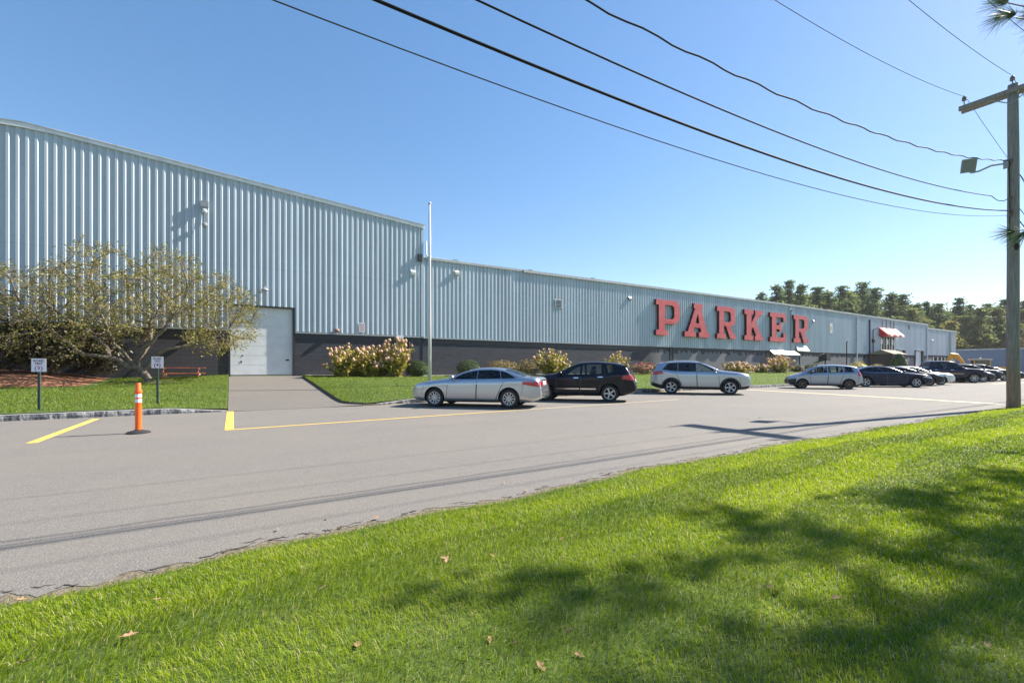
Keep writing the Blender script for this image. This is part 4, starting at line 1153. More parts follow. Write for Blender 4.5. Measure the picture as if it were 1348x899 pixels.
        for sd, sm, dr in zip((1, -1), seams, drs):
            d_ = add_mesh('door', dr, S['paint']); add_mesh('seam', sm, M_CLAD, d_)
            hx = lerp(a2, b2, .84 if a2 < b2 else .16) - .03; hz = belt(hx) - .10
            hb = patch([(hx - .10, hz - .017), (hx + .10, hz - .017)], [(hx - .10, hz + .017), (hx + .10, hz + .017)], 5, 2, SIDE, .026, sides=(sd,))[0]
            hb2 = patch([(hx - .115, hz - .028), (hx + .115, hz - .028)], [(hx - .115, hz + .028), (hx + .115, hz + .028)], 5, 2, SIDE, .008, sides=(sd,))[0]
            h_ = add_mesh('handle', hb, S.get('handle', S['paint']), d_)
    # side glass
    for wi, wspec in enumerate(S['wins']):
        bl, tl = win_outline(*wspec)
        gm = M_PANED if (S.get('tint') == 'all' or (S.get('tint') == 'rear' and wi > 0)) else M_PANE
        for sd, ptc in zip((1, -1), patch(bl, tl, 16, 8, SIDE, .005)): add_mesh('window', ptc, gm)
    # seats and steering wheel seen through the glass
    fx = S['cabin'][0] + S.get('seatx', 1.05)
    for (xx, ys_, wd_) in ((fx, (-.36, .36), .24), (fx + .88, (0,), .60)):
        for y0 in ys_:
            hb = .42 + .0; bz = S.get('seatz', .48); tz = min(top(xx + .25) - .30, bz + .68)
            bs = MB(); bs.add([(T((x, y0 + sy * wd_ * k, z))) for (x, z, k) in ((xx - .25, bz, 1), (xx - .25, bz + .14, 1), (xx + .12, bz + .12, 1), (xx + .30, tz, .86), (xx + .42, tz - .02, .86), (xx + .30, bz, 1)) for sy in (-1, 1)],
                [(0, 2, 3, 1), (2, 4, 5, 3), (4, 6, 7, 5), (6, 8, 9, 7), (8, 10, 11, 9), (10, 0, 1, 11), (0, 10, 8, 6, 4, 2), (1, 3, 5, 7, 9, 11)])
            st_ = add_mesh('seat', bs, M_SEAT, smooth=False)
            for yh in ((y0,) if wd_ < .4 else (-.36, .36)):
                hbx = MB(); hbx.add([T((xx + .36 + x * .06, yh + y * .125, tz + .09 + z * .085)) for x, y, z in iv0], [q[::-1] for q in if0]); add_mesh('headrest', hbx, M_SEAT, st_)
    sw = MB(); cxs, czs = fx - .42, belt(fx - .4) - .02
    sw.tube([T((cxs + .06 * math.sin(t_), .36 + .17 * math.cos(t_), czs + .16 * math.sin(t_))) for t_ in np.linspace(0, 2 * math.pi, 17)], .014, 5); add_mesh('steering_wheel', sw, M_CABIN)
    if S.get('dlo'):   # chrome line under the glass
        a, b_ = S['dlo']
        bl = [(x, belt(x) + .005) for x in np.linspace(a, b_, 20)]; tl = [(x, belt(x) + .024) for x in np.linspace(a, b_, 20)]
        for ptc in patch(bl, tl, 24, 1, SIDE, .008): add_mesh('window_trim', ptc, M_CHROME)
    # screens
    for nm, (a, b_) in (('windscreen', S['ws']), ('rear_screen', S['rs'])):
        if a is None: continue
        n = 10
        l1 = [(x, -topw(x) + .055) for x in np.linspace(a, b_, n)]; l2 = [(x, topw(x) - .055) for x in np.linspace(a, b_, n)]
        add_mesh(nm, patch(l1, l2, n, 14, 0, .004, sides=(1,), down=True)[0], M_PANE)
    # lamps
    def lamp(name, poly_b, poly_t, phi, m, off=.006):
        for ptc in patch(poly_b, poly_t, 10, 5, phi, off): add_mesh(name, ptc, m)
    for (nm, bl, tl, ph, m) in S['lamps']: lamp(nm, bl, tl, R(ph), m)
    # grille, lower intake and plates
    for (nm, y0, y1, z0, z1, m, front) in S.get('fronts', []):
        ptc = patch([(y0, z0), (y1, z0)], [(y0 * .96, z1), (y1 * .96, z1)], 12, 4, R(180) if front else 0, .006, sides=(1,))[0]
        add_mesh(nm, ptc, m)
    sm = S.get('seams', [((xf - .50, .44), (xf - .40, belt(xf - .4) - .02)), ((xr + .44, .46), (xr + .52, belt(xr + .5) - .10))])
    for (p, q) in sm:
        for ptc in patch([(p[0], p[1]), (p[0] + .011, p[1])], [(q[0], q[1]), (q[0] + .011, q[1])], 1, 10, SIDE, .003): add_mesh('panel_gap', ptc, M_CLAD)
    zf_ = belt(xr + .1) - .16
    for ptc in patch([(xr + .02, zf_ - .075), (xr + .17, zf_ - .075)], [(xr + .02, zf_ + .075), (xr + .17, zf_ + .075)], 4, 4, SIDE, .003, sides=(-1,)): add_mesh('fuel_flap', ptc, S['paint'])
    # wheel arch cladding and sill
    if S.get('clad'):
        for xw in (xf, xr):
            bl = []; tl = []
            for t in np.linspace(-12, 192, 30):
                ca, sa = math.cos(R(t)), math.sin(R(t))
                bl.append((xw - ra * 1.01 * ca, r + .01 + ra * 1.01 * sa)); tl.append((xw - (ra + .07) * ca, r + .01 + (ra + .07) * sa))
            for ptc in patch(bl, tl, 30, 2, SIDE, .010): add_mesh('arch_trim', ptc, M_CLAD)
        for (a, b_, h0) in ((xf + ra + .03, xr - ra - .03, .13), (L - .66, L - .10, .20), (.12, .5, .13)):
            bl = [(x, bot(x) + .03) for x in np.linspace(a, b_, 10)]; tl = [(x, bot(x) + .03 + h0) for x in np.linspace(a, b_, 10)]
            for ptc in patch(bl, tl, 14, 3, SIDE, .009): add_mesh('sill_trim', ptc, M_CLAD)
    else:
        bl = [(x, bot(x) + .015) for x in np.linspace(xf + ra + .02, xr - ra - .02, 10)]; tl = [(x, bot(x) + .075) for x in np.linspace(xf + ra + .02, xr - ra - .02, 10)]
        for ptc in patch(bl, tl, 14, 2, SIDE, .006): add_mesh('sill_trim', ptc, M_CLAD)
    if S.get('mould'):
        for (a, b_, z) in S['mould']:
            for ptc in patch([(a, z), (b_, z)], [(a, z + .05), (b_, z + .05)], 12, 2, SIDE, .012): add_mesh('side_moulding', ptc, M_CHROME)
    if S.get('badge'):
        a, b_, z0, z1, bmz = S['badge']
        for ptc in patch([(a, z0), (b_, z0)], [(a, z1), (b_, z1)], 10, 3, SIDE, .008): add_mesh('door_stripe', ptc, bmz)
    # mirrors
    xm = S['mirror']; ym = wd(xm) * .955
    v, f = ico(2)
    for s in (1, -1):
        b = MB(); zc = belt(xm) + .10
        b.add([T((xm + (x * .085 if x > 0 else x * .11), s * (ym + .10) + y * .115, zc + z * .085 * (1.0 if z > 0 else .85))) for x, y, z in v], [q[::-1] for q in f])
        b.tube([T((xm, s * (ym - .06), zc - .07)), T((xm, s * (ym + .06), zc - .03))], .03, 6)
        add_mesh('wing_mirror', b, S.get('mirm', S['paint']))
    # roof rails / fin
    if S.get('rails'):
        a, b_ = S['rails']
        for s in (1, -1):
            pts = []
            for t in np.linspace(0, 1, 9):
                x = lerp(a, b_, t); hgt = .045 * min(1, min(t, 1 - t) * 6)
                pts.append(T((x, s * (topw(x) - .05), top(x) - .04 + hgt)))
            b = MB(); b.tube(pts, .018, 6); add_mesh('roof_rail', b, M_ALU)
    if S.get('fin'):
        x = S['fin']; z = top(x) - .01
        b = MB(); b.add([T(p) for p in ((x - .10, .0, z), (x + .08, .025, z), (x + .08, -.025, z), (x + .08, 0, z + .06))], [(0, 1, 3), (0, 3, 2), (1, 2, 3), (0, 2, 1)]); add_mesh('aerial_fin', b, S['paint'])
    if S.get('spoiler'):
        x = S['spoiler']; b = MB(); z = top(x); w_ = topw(x) - .02
        b.add([T(p) for p in ((x - .22, -w_, z - .015), (x - .22, w_, z - .015), (x + .10, w_ * .95, z - .02), (x + .10, -w_ * .95, z - .02), (x - .15, -w_, z - .07), (x - .15, w_, z - .07), (x + .10, w_ * .95, z - .055), (x + .10, -w_ * .95, z - .055))], [(0, 1, 2, 3), (4, 7, 6, 5), (3, 2, 6, 7), (1, 5, 6, 2), (0, 3, 7, 4)])
        add_mesh('spoiler', b, S['paint'], autos=30)
    # wheels
    ty, rm = wheel_meshes(r, S.get('tw', .215), S['spokes'], S.get('rim', M_RIM), S.get('split', False))
    t0 = r0 = None
    for xw in (xf, xr):
        for s in (1, -1):
            if t0 is None:
                t0 = ty.build('wheel', M_RUBBER, root, True, autosmooth=40); r0 = rm.build('rim', [S.get('rim', M_RIM), M_WELL], t0, False)
                tt_, rr_ = t0, r0
            else:
                tt_ = t0.copy(); COL.objects.link(tt_); tt_.parent = root
                rr_ = r0.copy(); COL.objects.link(rr_); rr_.parent = tt_
            tt_.location = ((xf + S['wb'] / 2) - xw, s * (hw - S.get('tw', .215) / 2 - .015), r)
            tt_.rotation_euler = (random.uniform(0, 0), 0, 0 if s > 0 else math.pi)
    root['_xf'] = S['wb'] / 2
    return root
def place_car(root, S, front_wheel, heading, near, k=1.0):
    """front_wheel: plan position of the near-side front tyre; near: +1 left side faces the road, -1 right side"""
    c, s = math.cos(heading), math.sin(heading)
    lx, ly = k * S['wb'] / 2, k * near * (S['W'] / 2 - .12); root.scale = (k, k, k)
    root.location = (front_wheel[0] - (c * lx - s * ly), front_wheel[1] - (s * lx + c * ly), 0)
    root.rotation_euler = (0, 0, heading)

SEDAN = dict(cabin=(1.56, 4.0), tint='all', name='parked_sedan', label='silver four door sedan parked nearest the flagpole', cat='car', paint=P_SILVER, L=4.87, W=1.85, xf=.96, wb=2.775, r=.332,
    top=[(0, .56), (.03, .70), (.14, .81), (.55, .92), (1.15, 1.01), (1.42, 1.055), (1.85, 1.235), (2.25, 1.355), (2.6, 1.412), (3.0, 1.425), (3.4, 1.39), (3.8, 1.29), (4.2, 1.145), (4.40, 1.095), (4.62, 1.09), (4.74, 1.06), (4.82, .90), (4.87, .62)],
    belt=[(0, .52), (.14, .74), (.8, .88), (1.5, .95), (2.5, .975), (3.6, 1.00), (4.2, 1.02), (4.62, 1.00), (4.8, .86), (4.87, .58)],
    bot=[(0, .30), (.3, .20), (.7, .17), (4.2, .18), (4.6, .25), (4.87, .38)],
    doors=[(1.42, 2.52, 1.50, 2.55), (2.56, 3.24, 2.59, 3.58)], wins=[(1.60, 2.55, 1.98, 2.55), (2.575, 3.44, 2.575, 3.36), (3.46, 3.98, 3.38, 3.60)], wintop=1.335, dlo=(1.55, 3.86),
    ws=(1.50, 2.28), rs=(3.55, 4.26), mirror=1.68, spokes=10, fin=3.45,
    lamps=[('headlight', [(.05, .66), (.62, .77)], [(.10, .73), (.62, .84)], 90, M_HEAD), ('taillight', [(4.22, .84), (4.80, .74)], [(4.22, .93), (4.80, .92)], 90, M_TAIL), ('taillight', [(-.78, .76), (-.42, .78)], [(-.80, .93), (-.42, .93)], 0, M_TAIL)],
    fronts=[('grille', -.55, .55, .50, .60, M_CHROME, True), ('number_plate', -.26, .26, .80, .93, M_PLATE, False), ('lower_trim', -.65, .65, .40, .47, M_CLAD, False), ('boot_trim', -.40, .40, .945, .975, M_CHROME, False)])
SUV = dict(cabin=(1.46, 4.25), tint='rear', seatz=.62, name='parked_suv', label='silver SUV with black wheel arch trim facing right', cat='car', paint=P_SILVER2, L=4.69, W=1.84, xf=.95, wb=2.706, r=.355, plan=(.20, .62, .12, .45), tum=.30, archgap=.05,
    top=[(0, .66), (.03, .86), (.12, 1.0), (.5, 1.10), (1.05, 1.17), (1.30, 1.20), (1.75, 1.41), (2.15, 1.575), (2.5, 1.66), (3.1, 1.685), (3.8, 1.65), (4.2, 1.60), (4.30, 1.56), (4.44, 1.33), (4.58, 1.06), (4.66, .90), (4.69, .62)],
    belt=[(0, .62), (.12, .92), (.8, 1.05), (1.5, 1.09), (2.6, 1.10), (3.5, 1.12), (4.1, 1.19), (4.4, 1.17), (4.6, .95), (4.69, .58)],
    bot=[(0, .34), (.3, .25), (.8, .22), (4.0, .23), (4.5, .34), (4.69, .45)],
    doors=[(1.42, 2.42, 1.50, 2.46), (2.46, 3.08, 2.50, 3.48)], wins=[(1.50, 2.46, 1.98, 2.46), (2.485, 3.34, 2.485, 3.34), (3.36, 4.10, 3.36, 3.82)], wintop=1.57, dlo=(1.5, 4.0),
    ws=(1.38, 2.2), rs=(4.29, 4.5), mirror=1.62, spokes=5, split=True, clad=True, rails=(2.2, 4.0), spoiler=4.28, tw=.225,
    lamps=[('headlight', [(.08, .82), (.62, .92)], [(.12, .92), (.62, 1.01)], 90, M_HEAD), ('taillight', [(4.02, 1.02), (4.60, .95)], [(4.10, 1.16), (4.50, 1.13)], 90, M_TAIL), ('fog_light', [(.06, .44), (.26, .44)], [(.06, .52), (.26, .52)], 90, M_HEAD)],
    fronts=[('grille', -.45, .45, .62, .82, M_CLAD, True), ('number_plate', -.26, .26, .86, .98, M_PLATE, False)])
BSUV = dict(cabin=(1.46, 4.10), seatz=.60, name='parked_suv', label='glossy black SUV parked nose to the kerb behind the silver sedan', cat='car', paint=P_BLACK, L=4.65, W=1.80, xf=.92, wb=2.69, r=.345, plan=(.20, .62, .14, .5), tum=.34,
    top=[(0, .64), (.04, .84), (.15, .96), (.55, 1.06), (1.1, 1.13), (1.30, 1.16), (1.75, 1.36), (2.15, 1.55), (2.5, 1.635), (3.0, 1.655), (3.6, 1.62), (4.1, 1.53), (4.22, 1.47), (4.38, 1.26), (4.52, 1.02), (4.62, .84), (4.65, .60)],
    belt=[(0, .60), (.15, .88), (.8, 1.02), (1.5, 1.06), (2.6, 1.08), (3.5, 1.13), (4.0, 1.19), (4.35, 1.12), (4.55, .88), (4.65, .56)],
    bot=[(0, .34), (.3, .25), (.8, .22), (4.0, .23), (4.45, .34), (4.65, .44)],
    doors=[(1.40, 2.40, 1.46, 2.44), (2.44, 3.06, 2.48, 3.42)], wins=[(1.52, 2.42, 1.98, 2.42), (2.47, 3.30, 2.47, 3.26), (3.40, 3.82, 3.36, 3.66)], wintop=1.54,
    ws=(1.38, 2.2), rs=(4.20, 4.42), mirror=1.60, spokes=5, spoiler=4.18, mould=[(1.42, 2.38, .50), (2.43, 3.06, .50)], handle=M_CHROME,
    lamps=[('headlight', [(.10, .74), (.58, .88)], [(.16, .82), (.58, .95)], 90, M_HEAD), ('taillight', [(4.08, .94), (4.56, .86)], [(4.16, 1.09), (4.46, 1.10)], 90, M_TAIL), ('taillight', [(-.80, .90), (-.58, .90)], [(-.76, 1.12), (-.60, 1.12)], 0, M_TAIL)],
    fronts=[('grille', -.45, .45, .60, .80, M_CHROME, True), ('number_plate', -.26, .26, .80, .92, M_PLATE, False)])
HATCH = dict(cabin=(1.0, 3.62), seatx=.95, seatz=.50, name='parked_hatchback', label='small blue grey hatchback with dark front bumper facing left', cat='car', paint=P_GREY, L=4.0, W=1.68, xf=.80, wb=2.45, r=.295, plan=(.26, .7, .12, .45), tum=.30, tw=.19,
    top=[(0, .54), (.06, .70), (.25, .82), (.55, .93), (.72, .99), (1.2, 1.24), (1.65, 1.43), (2.0, 1.51), (2.5, 1.525), (3.1, 1.49), (3.55, 1.42), (3.70, 1.37), (3.82, 1.12), (3.94, .90), (4.0, .60)],
    belt=[(0, .50), (.25, .74), (.7, .88), (1.3, .95), (2.3, .98), (3.2, 1.01), (3.65, 1.02), (3.9, .84), (4.0, .56)],
    bot=[(0, .30), (.3, .20), (.8, .18), (3.4, .19), (3.8, .30), (4.0, .40)],
    doors=[(1.22, 2.12, 1.22, 2.16), (2.16, 2.76, 2.20, 3.02)], wins=[(1.02, 1.34, 1.30, 1.40), (1.42, 2.12, 1.48, 2.12), (2.20, 2.98, 2.20, 2.92), (3.05, 3.52, 2.99, 3.40)], wintop=1.40,
    ws=(.80, 1.7), rs=(3.69, 3.86), mirror=1.30, spokes=7, rim=M_RIMB, mirm=M_CLAD,
    lamps=[('headlight', [(.08, .66), (.62, .83)], [(.14, .73), (.62, .90)], 90, M_HEAD), ('taillight', [(3.70, .82), (3.93, .80)], [(3.70, 1.08), (3.84, 1.08)], 90, M_TAIL), ('front_bumper', [(.04, .28), (.46, .24)], [(.04, .56), (.46, .66)], 90, M_CLAD)],
    fronts=[('front_bumper', -.6, .6, .30, .56, M_CLAD, True), ('number_plate', -.26, .26, .70, .82, M_PLATE, False)])
FAST = dict(cabin=(1.58, 4.1), tint='rear', name='parked_sedan', label='dark charcoal fastback sedan facing right beside the small hatchback', cat='car', paint=P_NAVY, L=4.88, W=1.86, xf=.96, wb=2.83, r=.335,
    top=[(0, .56), (.03, .70), (.14, .81), (.6, .91), (1.2, .99), (1.45, 1.02), (1.9, 1.21), (2.3, 1.38), (2.65, 1.44), (3.05, 1.45), (3.5, 1.41), (3.9, 1.31), (4.3, 1.165), (4.55, 1.09), (4.72, 1.06), (4.82, .88), (4.88, .62)],
    belt=[(0, .52), (.14, .74), (.8, .88), (1.5, .94), (2.5, .96), (3.6, .97), (4.2, 1.01), (4.62, .99), (4.8, .84), (4.88, .58)],
    bot=[(0, .28), (.3, .19), (.7, .17), (4.2, .18), (4.6, .25), (4.88, .38)],
    doors=[(1.45, 2.55, 1.52, 2.58), (2.60, 3.28, 2.62, 3.62)], wins=[(1.60, 2.57, 2.0, 2.57), (2.595, 3.44, 2.595, 3.38), (3.46, 4.02, 3.40, 3.68)], wintop=1.34, dlo=(1.55, 3.95),
    ws=(1.52, 2.32), rs=(3.60, 4.36), mirror=1.70, spokes=5, split=True, mould=[(1.5, 3.2, .26)],
    lamps=[('headlight', [(.06, .60), (.60, .70)], [(.12, .68), (.60, .76)], 90, M_HEAD), ('taillight', [(4.40, .86), (4.82, .78)], [(4.40, .94), (4.82, .92)], 90, M_TAIL)],
    fronts=[('grille', -.5, .5, .48, .64, M_CLAD, True), ('number_plate', -.26, .26, .66, .78, M_PLATE, False)])
TRUCK = dict(cabin=(1.66, 3.96), seatz=.80, tint='rear', name='pickup_truck', label='big navy blue crew cab pickup with covered bed', cat='truck', paint=P_NAVY, L=5.89, W=2.03, xf=.97, wb=3.68, r=.40, plan=(.16, .6, .08, .4), tum=.24, tw=.27, archgap=.09,
    top=[(0, .92), (.05, 1.10), (.25, 1.20), (1.2, 1.27), (1.50, 1.32), (1.95, 1.66), (2.3, 1.87), (2.7, 1.945), (3.2, 1.955), (3.85, 1.92), (3.98, 1.80), (4.10, 1.40), (4.18, 1.345), (5.0, 1.345), (5.78, 1.345), (5.86, 1.15), (5.89, .8)],
    belt=[(0, .86), (.25, 1.12), (1.4, 1.20), (2.5, 1.22), (4.0, 1.24), (4.2, 1.30), (5.78, 1.30), (5.86, 1.08), (5.89, .76)],
    bot=[(0, .50), (.3, .42), (.8, .40), (5.2, .42), (5.6, .48), (5.89, .55)],
    doors=[(1.62, 2.72, 1.66, 2.74), (2.76, 3.74, 2.78, 3.88)], wins=[(1.72, 2.70, 2.12, 2.70), (2.78, 3.78, 2.78, 3.76)], wintop=1.82,
    ws=(1.58, 2.36), rs=(None, None), mirror=1.86, spokes=6, clad=False, badge=(1.7, 3.6, .72, .86, mat('tan door stripe', (.30, .19, .09), .5)), mould=[(1.6, 3.9, .45)], handle=M_CHROME,
    lamps=[('headlight', [(.08, .92), (.34, .95)], [(.10, 1.12), (.34, 1.15)], 90, M_HEAD), ('taillight', [(5.70, .98), (5.86, .98)], [(5.70, 1.24), (5.82, 1.24)], 90, M_TAIL)],
    fronts=[('grille', -.6, .6, .85, 1.10, M_CHROME, True), ('bumper', -.8, .8, .55, .78, M_CHROME, True)])
sedan = make_car(SEDAN); place_car(sedan, SEDAN, (5.94, 14.58), R(134), 1, .94)
bsuv = make_car(BSUV); place_car(bsuv, BSUV, (10.75, 14.88), R(131.5), 1, .95)
suv = make_car(SUV); place_car(suv, SUV, (20.75, 13.33), R(-50.5), -1)
hat = make_car(HATCH); place_car(hat, HATCH, (30.97, 14.97), R(126), 1)
fast = make_car(FAST); place_car(fast, FAST, (38.99, 11.72), R(-50), -1)
truck = make_car(TRUCK); place_car(truck, TRUCK, (54.95, 12.59), R(-50), -1)
S2 = dict(SEDAN, label='black sedan with bronze wheels between the fastback and the pale silver sedan', paint=P_DARK, rim=M_RIMB, spokes=7)
c2 = make_car(S2); place_car(c2, S2, (43.0, 12.2), R(-50), -1)
S3 = dict(FAST, label='pale silver sedan parked left of the navy pickup', paint=P_WHITE, spokes=6)
c3 = make_car(S3); place_car(c3, S3, (46.1, 12.4), R(-50), -1)
S4 = dict(SEDAN, label='charcoal grey sedan in the row immediately right of the navy pickup', paint=P_DARK)
c4 = make_car(S4); place_car(c4, S4, (58.0, 12.7), R(-50), -1)
S5 = dict(SUV, label='dark grey SUV second to the right of the pickup', paint=P_DARK, clad=False)
c5 = make_car(S5); place_car(c5, S5, (61.6, 12.9), R(-50), -1)
def car_copy(src, S, fw, lab):
    r = dup(src, label=lab); place_car(r, S, fw, R(-50), -1)
car_copy(c5, S5, (65.0, 12.7), 'dark grey SUV at the right edge seen behind the utility pole')
car_copy(c4, S4, (68.3, 12.6), 'charcoal grey sedan at the far right edge of the picture')

# backhoe loader in the far yard
t = thing('backhoe_loader', 'yellow backhoe loader with raised arm parked behind the pickup', 'digger', (104.5, 23.2, 0), R(-60))
b = MB(); b.box(-1.0, 1.0, -.75, .75, 1.5, 2.55); cb = b.build('cab', M_GLASS, t)
b = MB()
for x in (-1.0, .92):
    for y in (-.77, .69): b.box(x - .01, x + .09, y, y + .08, 1.4, 2.6)
b.build('cab_frame', M_YELMACH, cb)
b = MB(); b.box(-1.25, 1.2, -.9, .9, 2.6, 2.75); b.build('cab_roof', M_CREAM, t)
b = MB(); b.lathe([(.12, 0), (.12, .16), (.06, .2)], 10, 0, 'z', (0, 0, 2.75)); b.build('beacon', M_YELMACH, t)
b = MB(); b.box(-1.4, 1.1, -.7, .7, .7, 1.5); b.box(1.1, 3.0, -.45, .45, .7, 1.45); b.build('chassis', M_YELMACH, t)
b = MB()
arm = [(-1.5, .9), (-2.4, 2.6), (-3.0, 3.3), (-3.5, 3.45), (-3.9, 2.7), (-4.1, 1.8)]
wv = [.18, .25, .42, .42, .3, .2]
b.tube([(x, -.2, z) for x, z in arm], wv, 8); b.build('boom_arm', M_YELMACH, t, True, autosmooth=30)
b = MB(); b.add([(-4.6, -.5, 1.7), (-3.8, -.5, 2.2), (-3.6, -.5, 1.4), (-4.3, -.5, 1.1), (-4.6, .3, 1.7), (-3.8, .3, 2.2), (-3.6, .3, 1.4), (-4.3, .3, 1.1)], [(0, 1, 2, 3), (7, 6, 5, 4), (0, 4, 5, 1), (1, 5, 6, 2), (2, 6, 7, 3), (3, 7, 4, 0)]); b.build('bucket', M_YELMACH, t)
for (x, r_) in ((-.7, .75), (2.3, .5)):
    for s in (-1, 1):
        b = MB(); b.lathe([(r_ * .5, -.2), (r_, -.18), (r_, .18), (r_ * .5, .2)], 24, 0, 'y', (x, s * .85, r_)); w = b.build('wheel', M_RUBBER, t, True, autosmooth=40)
        b = MB(); b.lathe([(r_ * .5, -.15), (r_ * .5, .15)], 16, 0, 'y', (x, s * .85, r_)); b.build('rim', M_YELMACH, w)

# ------------------------------------------------------------------ leaf helpers
def leaf_quads(C, Nrm, size, aspect=.6, jit=.35):
    """C centres (n,3), Nrm preferred normals; returns verts, quads (diamond leaves)"""
    n = len(C); C = np.asarray(C, float); Nrm = np.asarray(Nrm, float) + rng.normal(0, jit, (n, 3))
    Nrm /= np.linalg.norm(Nrm, axis=1, keepdims=True) + 1e-9
    t = rng.normal(0, 1, (n, 3)); t -= (t * Nrm).sum(1, keepdims=True) * Nrm; t /= np.linalg.norm(t, axis=1, keepdims=True) + 1e-9
    b = np.cross(Nrm, t); s = (np.asarray(size) * rng.uniform(.6, 1.35, n))[:, None]
    V = np.empty((n, 4, 3)); V[:, 0] = C - t * s; V[:, 1] = C + b * s * aspect - t * s * .1 + Nrm * s * .12; V[:, 2] = C + t * s; V[:, 3] = C - b * s * aspect - t * s * .1 + Nrm * s * .12
    return V.reshape(-1, 3), np.arange(n * 4).reshape(-1, 4)
def needles_mesh(C, D, length, width, n_per, spread):
    """tufts of needles at C pointing along D"""
    C = np.repeat(np.asarray(C, float), n_per, 0); D = np.repeat(np.asarray(D, float), n_per, 0)
    n = len(C); d = D + rng.normal(0, spread, (n, 3)); d /= np.linalg.norm(d, axis=1, keepdims=True) + 1e-9
    s = np.cross(d, rng.normal(0, 1, (n, 3))); s /= np.linalg.norm(s, axis=1, keepdims=True) + 1e-9
    l = (length * rng.uniform(.7, 1.15, n))[:, None]
    droop = np.array([0, 0, -1.0]) * l * .12
    V = np.empty((n, 4, 3)); w = width
    V[:, 0] = C + s * w * .5; V[:, 1] = C - s * w * .5; V[:, 2] = C + d * l - s * w * .15 + droop; V[:, 3] = C + d * l + s * w * .15 + droop
    return V.reshape(-1, 3), np.arange(n * 4).reshape(-1, 4)

# ------------------------------------------------------------------ crab apple (space colonisation)
def colonise(attr, base_nodes, step=.22, infl=2.5, kill=.34, iters=160, grav=0.0, bpar=None):
    P = [np.array(p, float) for p in base_nodes]; par = list(bpar) if bpar else [i - 1 for i in range(len(P))]
    A = np.array(attr, float)
    for it in range(iters):
        if len(A) == 0: break
        NP = np.array(P)
        d = np.linalg.norm(A[:, None, :] - NP[None], axis=2); ni = d.argmin(1); nd = d[np.arange(len(A)), ni]
        ok = nd < infl
        if not ok.any(): ok = nd < nd.min() + .5
        new = 0
        for i in np.unique(ni[ok]):
            v = A[ok & (ni == i)] - NP[i]; v /= np.linalg.norm(v, axis=1, keepdims=True)
            g = v.sum(0) + rng.normal(0, .25, 3); g[2] += grav; g /= np.linalg.norm(g) + 1e-9
            q = NP[i] + g * step
            if np.min(np.linalg.norm(NP - q, axis=1)) < step * .35: continue
            P.append(q); par.append(int(i)); new += 1
        NP = np.array(P); d = np.linalg.norm(A[:, None, :] - NP[None], axis=2).min(1); A = A[d > kill]
        if new == 0: break
    return np.array(P), par
def branch_mesh(P, par, tip=.007, power=2.3, rmax=.2):
    n = len(P); rad = np.zeros(n); kids = [[] for _ in range(n)]
    for i, p in enumerate(par):
        if p >= 0: kids[p].append(i)
    acc = np.zeros(n)
    for i in range(n - 1, -1, -1):
        if not kids[i]: acc[i] = tip ** power
        if par[i] >= 0: acc[par[i]] += acc[i]
    rad = np.minimum(acc ** (1 / power), rmax)
    b = MB()
    started = [(0, k) for k in kids[0]] if kids[0] else []
    stack = list(started)
    while stack:
        p, k = stack.pop(); pts = [P[p]]; rr = [min(rad[p], rad[k] * 1.15)]
        cur = k
        while True:
            pts.append(P[cur]); rr.append(rad[cur])
            ks = sorted(kids[cur], key=lambda q: -rad[q])
            if not ks: break
            for q in ks[1:]: stack.append((cur, q))
            cur = ks[0]
        b.tube(pts, rr, 7 if rr[0] > .03 else 4, caps=False)
    tips = [i for i in range(n) if not kids[i]]
    return b, rad, tips, kids
bz = lawn_z(-3.14, 26) + .0
ct = thing('crab_apple_tree', 'gnarled spreading crab apple tree with thin olive leaves on the left lawn', 'tree', (-3.14, 26, bz))
att = []
while len(att) < 1900:
    x = random.uniform(-5.6, 4.3); y = random.uniform(-3.0, 3.0)
    e = (x / (5.8 if x < 0 else 4.5)) ** 2 + (y / 3.2) ** 2
    if e > 1: continue
    zt = 5.9 - 2.1 * e + .35 * math.sin(x * 2.1 + y) + .25 * math.sin(x * 4.7)
    zb_ = 1.2 + .4 * math.sin(x * 1.7) + (.3 if x < 0 else .6) - .2 * e
    if abs(x) < 1.2: zb_ += .8
    z = zt - (zt - zb_) * random.random() ** 1.35
    if z < 1.15: continue
    att.append((x, y, z))
base = [(0, 0, -.1), (.02, .0, .12), (-.08, 0, .32), (-.22, .02, .50), (-.38, .02, .66)]
bpar = [-1, 0, 1, 2, 3]
def limb(start, pts):
    prev = start
    for p in pts:
        a = np.array(base[prev]); q = np.array(p, float); n = max(1, int(np.linalg.norm(q - a) / .22))
        for i in range(1, n + 1):
            base.append(tuple(a + (q - a) * i / n + rng.normal(0, .025, 3))); bpar.append(prev); prev = len(base) - 1
    return prev
limb(4, [(-.7, .05, .72), (-1.05, .0, 1.05), (-1.5, -.1, 1.15), (-2.2, -.2, 1.32), (-2.7, -.3, 1.9), (-3.3, -.4, 2.5)])
limb(4, [(-.35, .2, 1.0), (-.15, .3, 1.35), (.1, .4, 1.9), (.0, .5, 2.7), (.4, .6, 3.5)])
limb(3, [(.05, -.1, .8), (.2, -.2, 1.2), (.7, -.3, 1.5), (1.2, -.4, 1.62), (2.2, -.5, 1.9), (3.0, -.4, 2.4)])
k_ = limb(4, [(-.6, -.1, 1.0), (-.9, -.3, 1.5), (-1.3, -.5, 2.2), (-1.5, -.6, 3.1)])
limb(4, [(-.3, -.1, 1.1), (.1, -.5, 1.7), (.8, -.8, 2.6), (1.3, -.9, 3.4)])
limb(8, [(-1.6, .6, 1.7), (-2.6, .9, 2.6), (-3.4, 1.0, 3.3)])
P, par = colonise(att, base, step=.2, infl=3.0, kill=.34, iters=120, bpar=bpar)
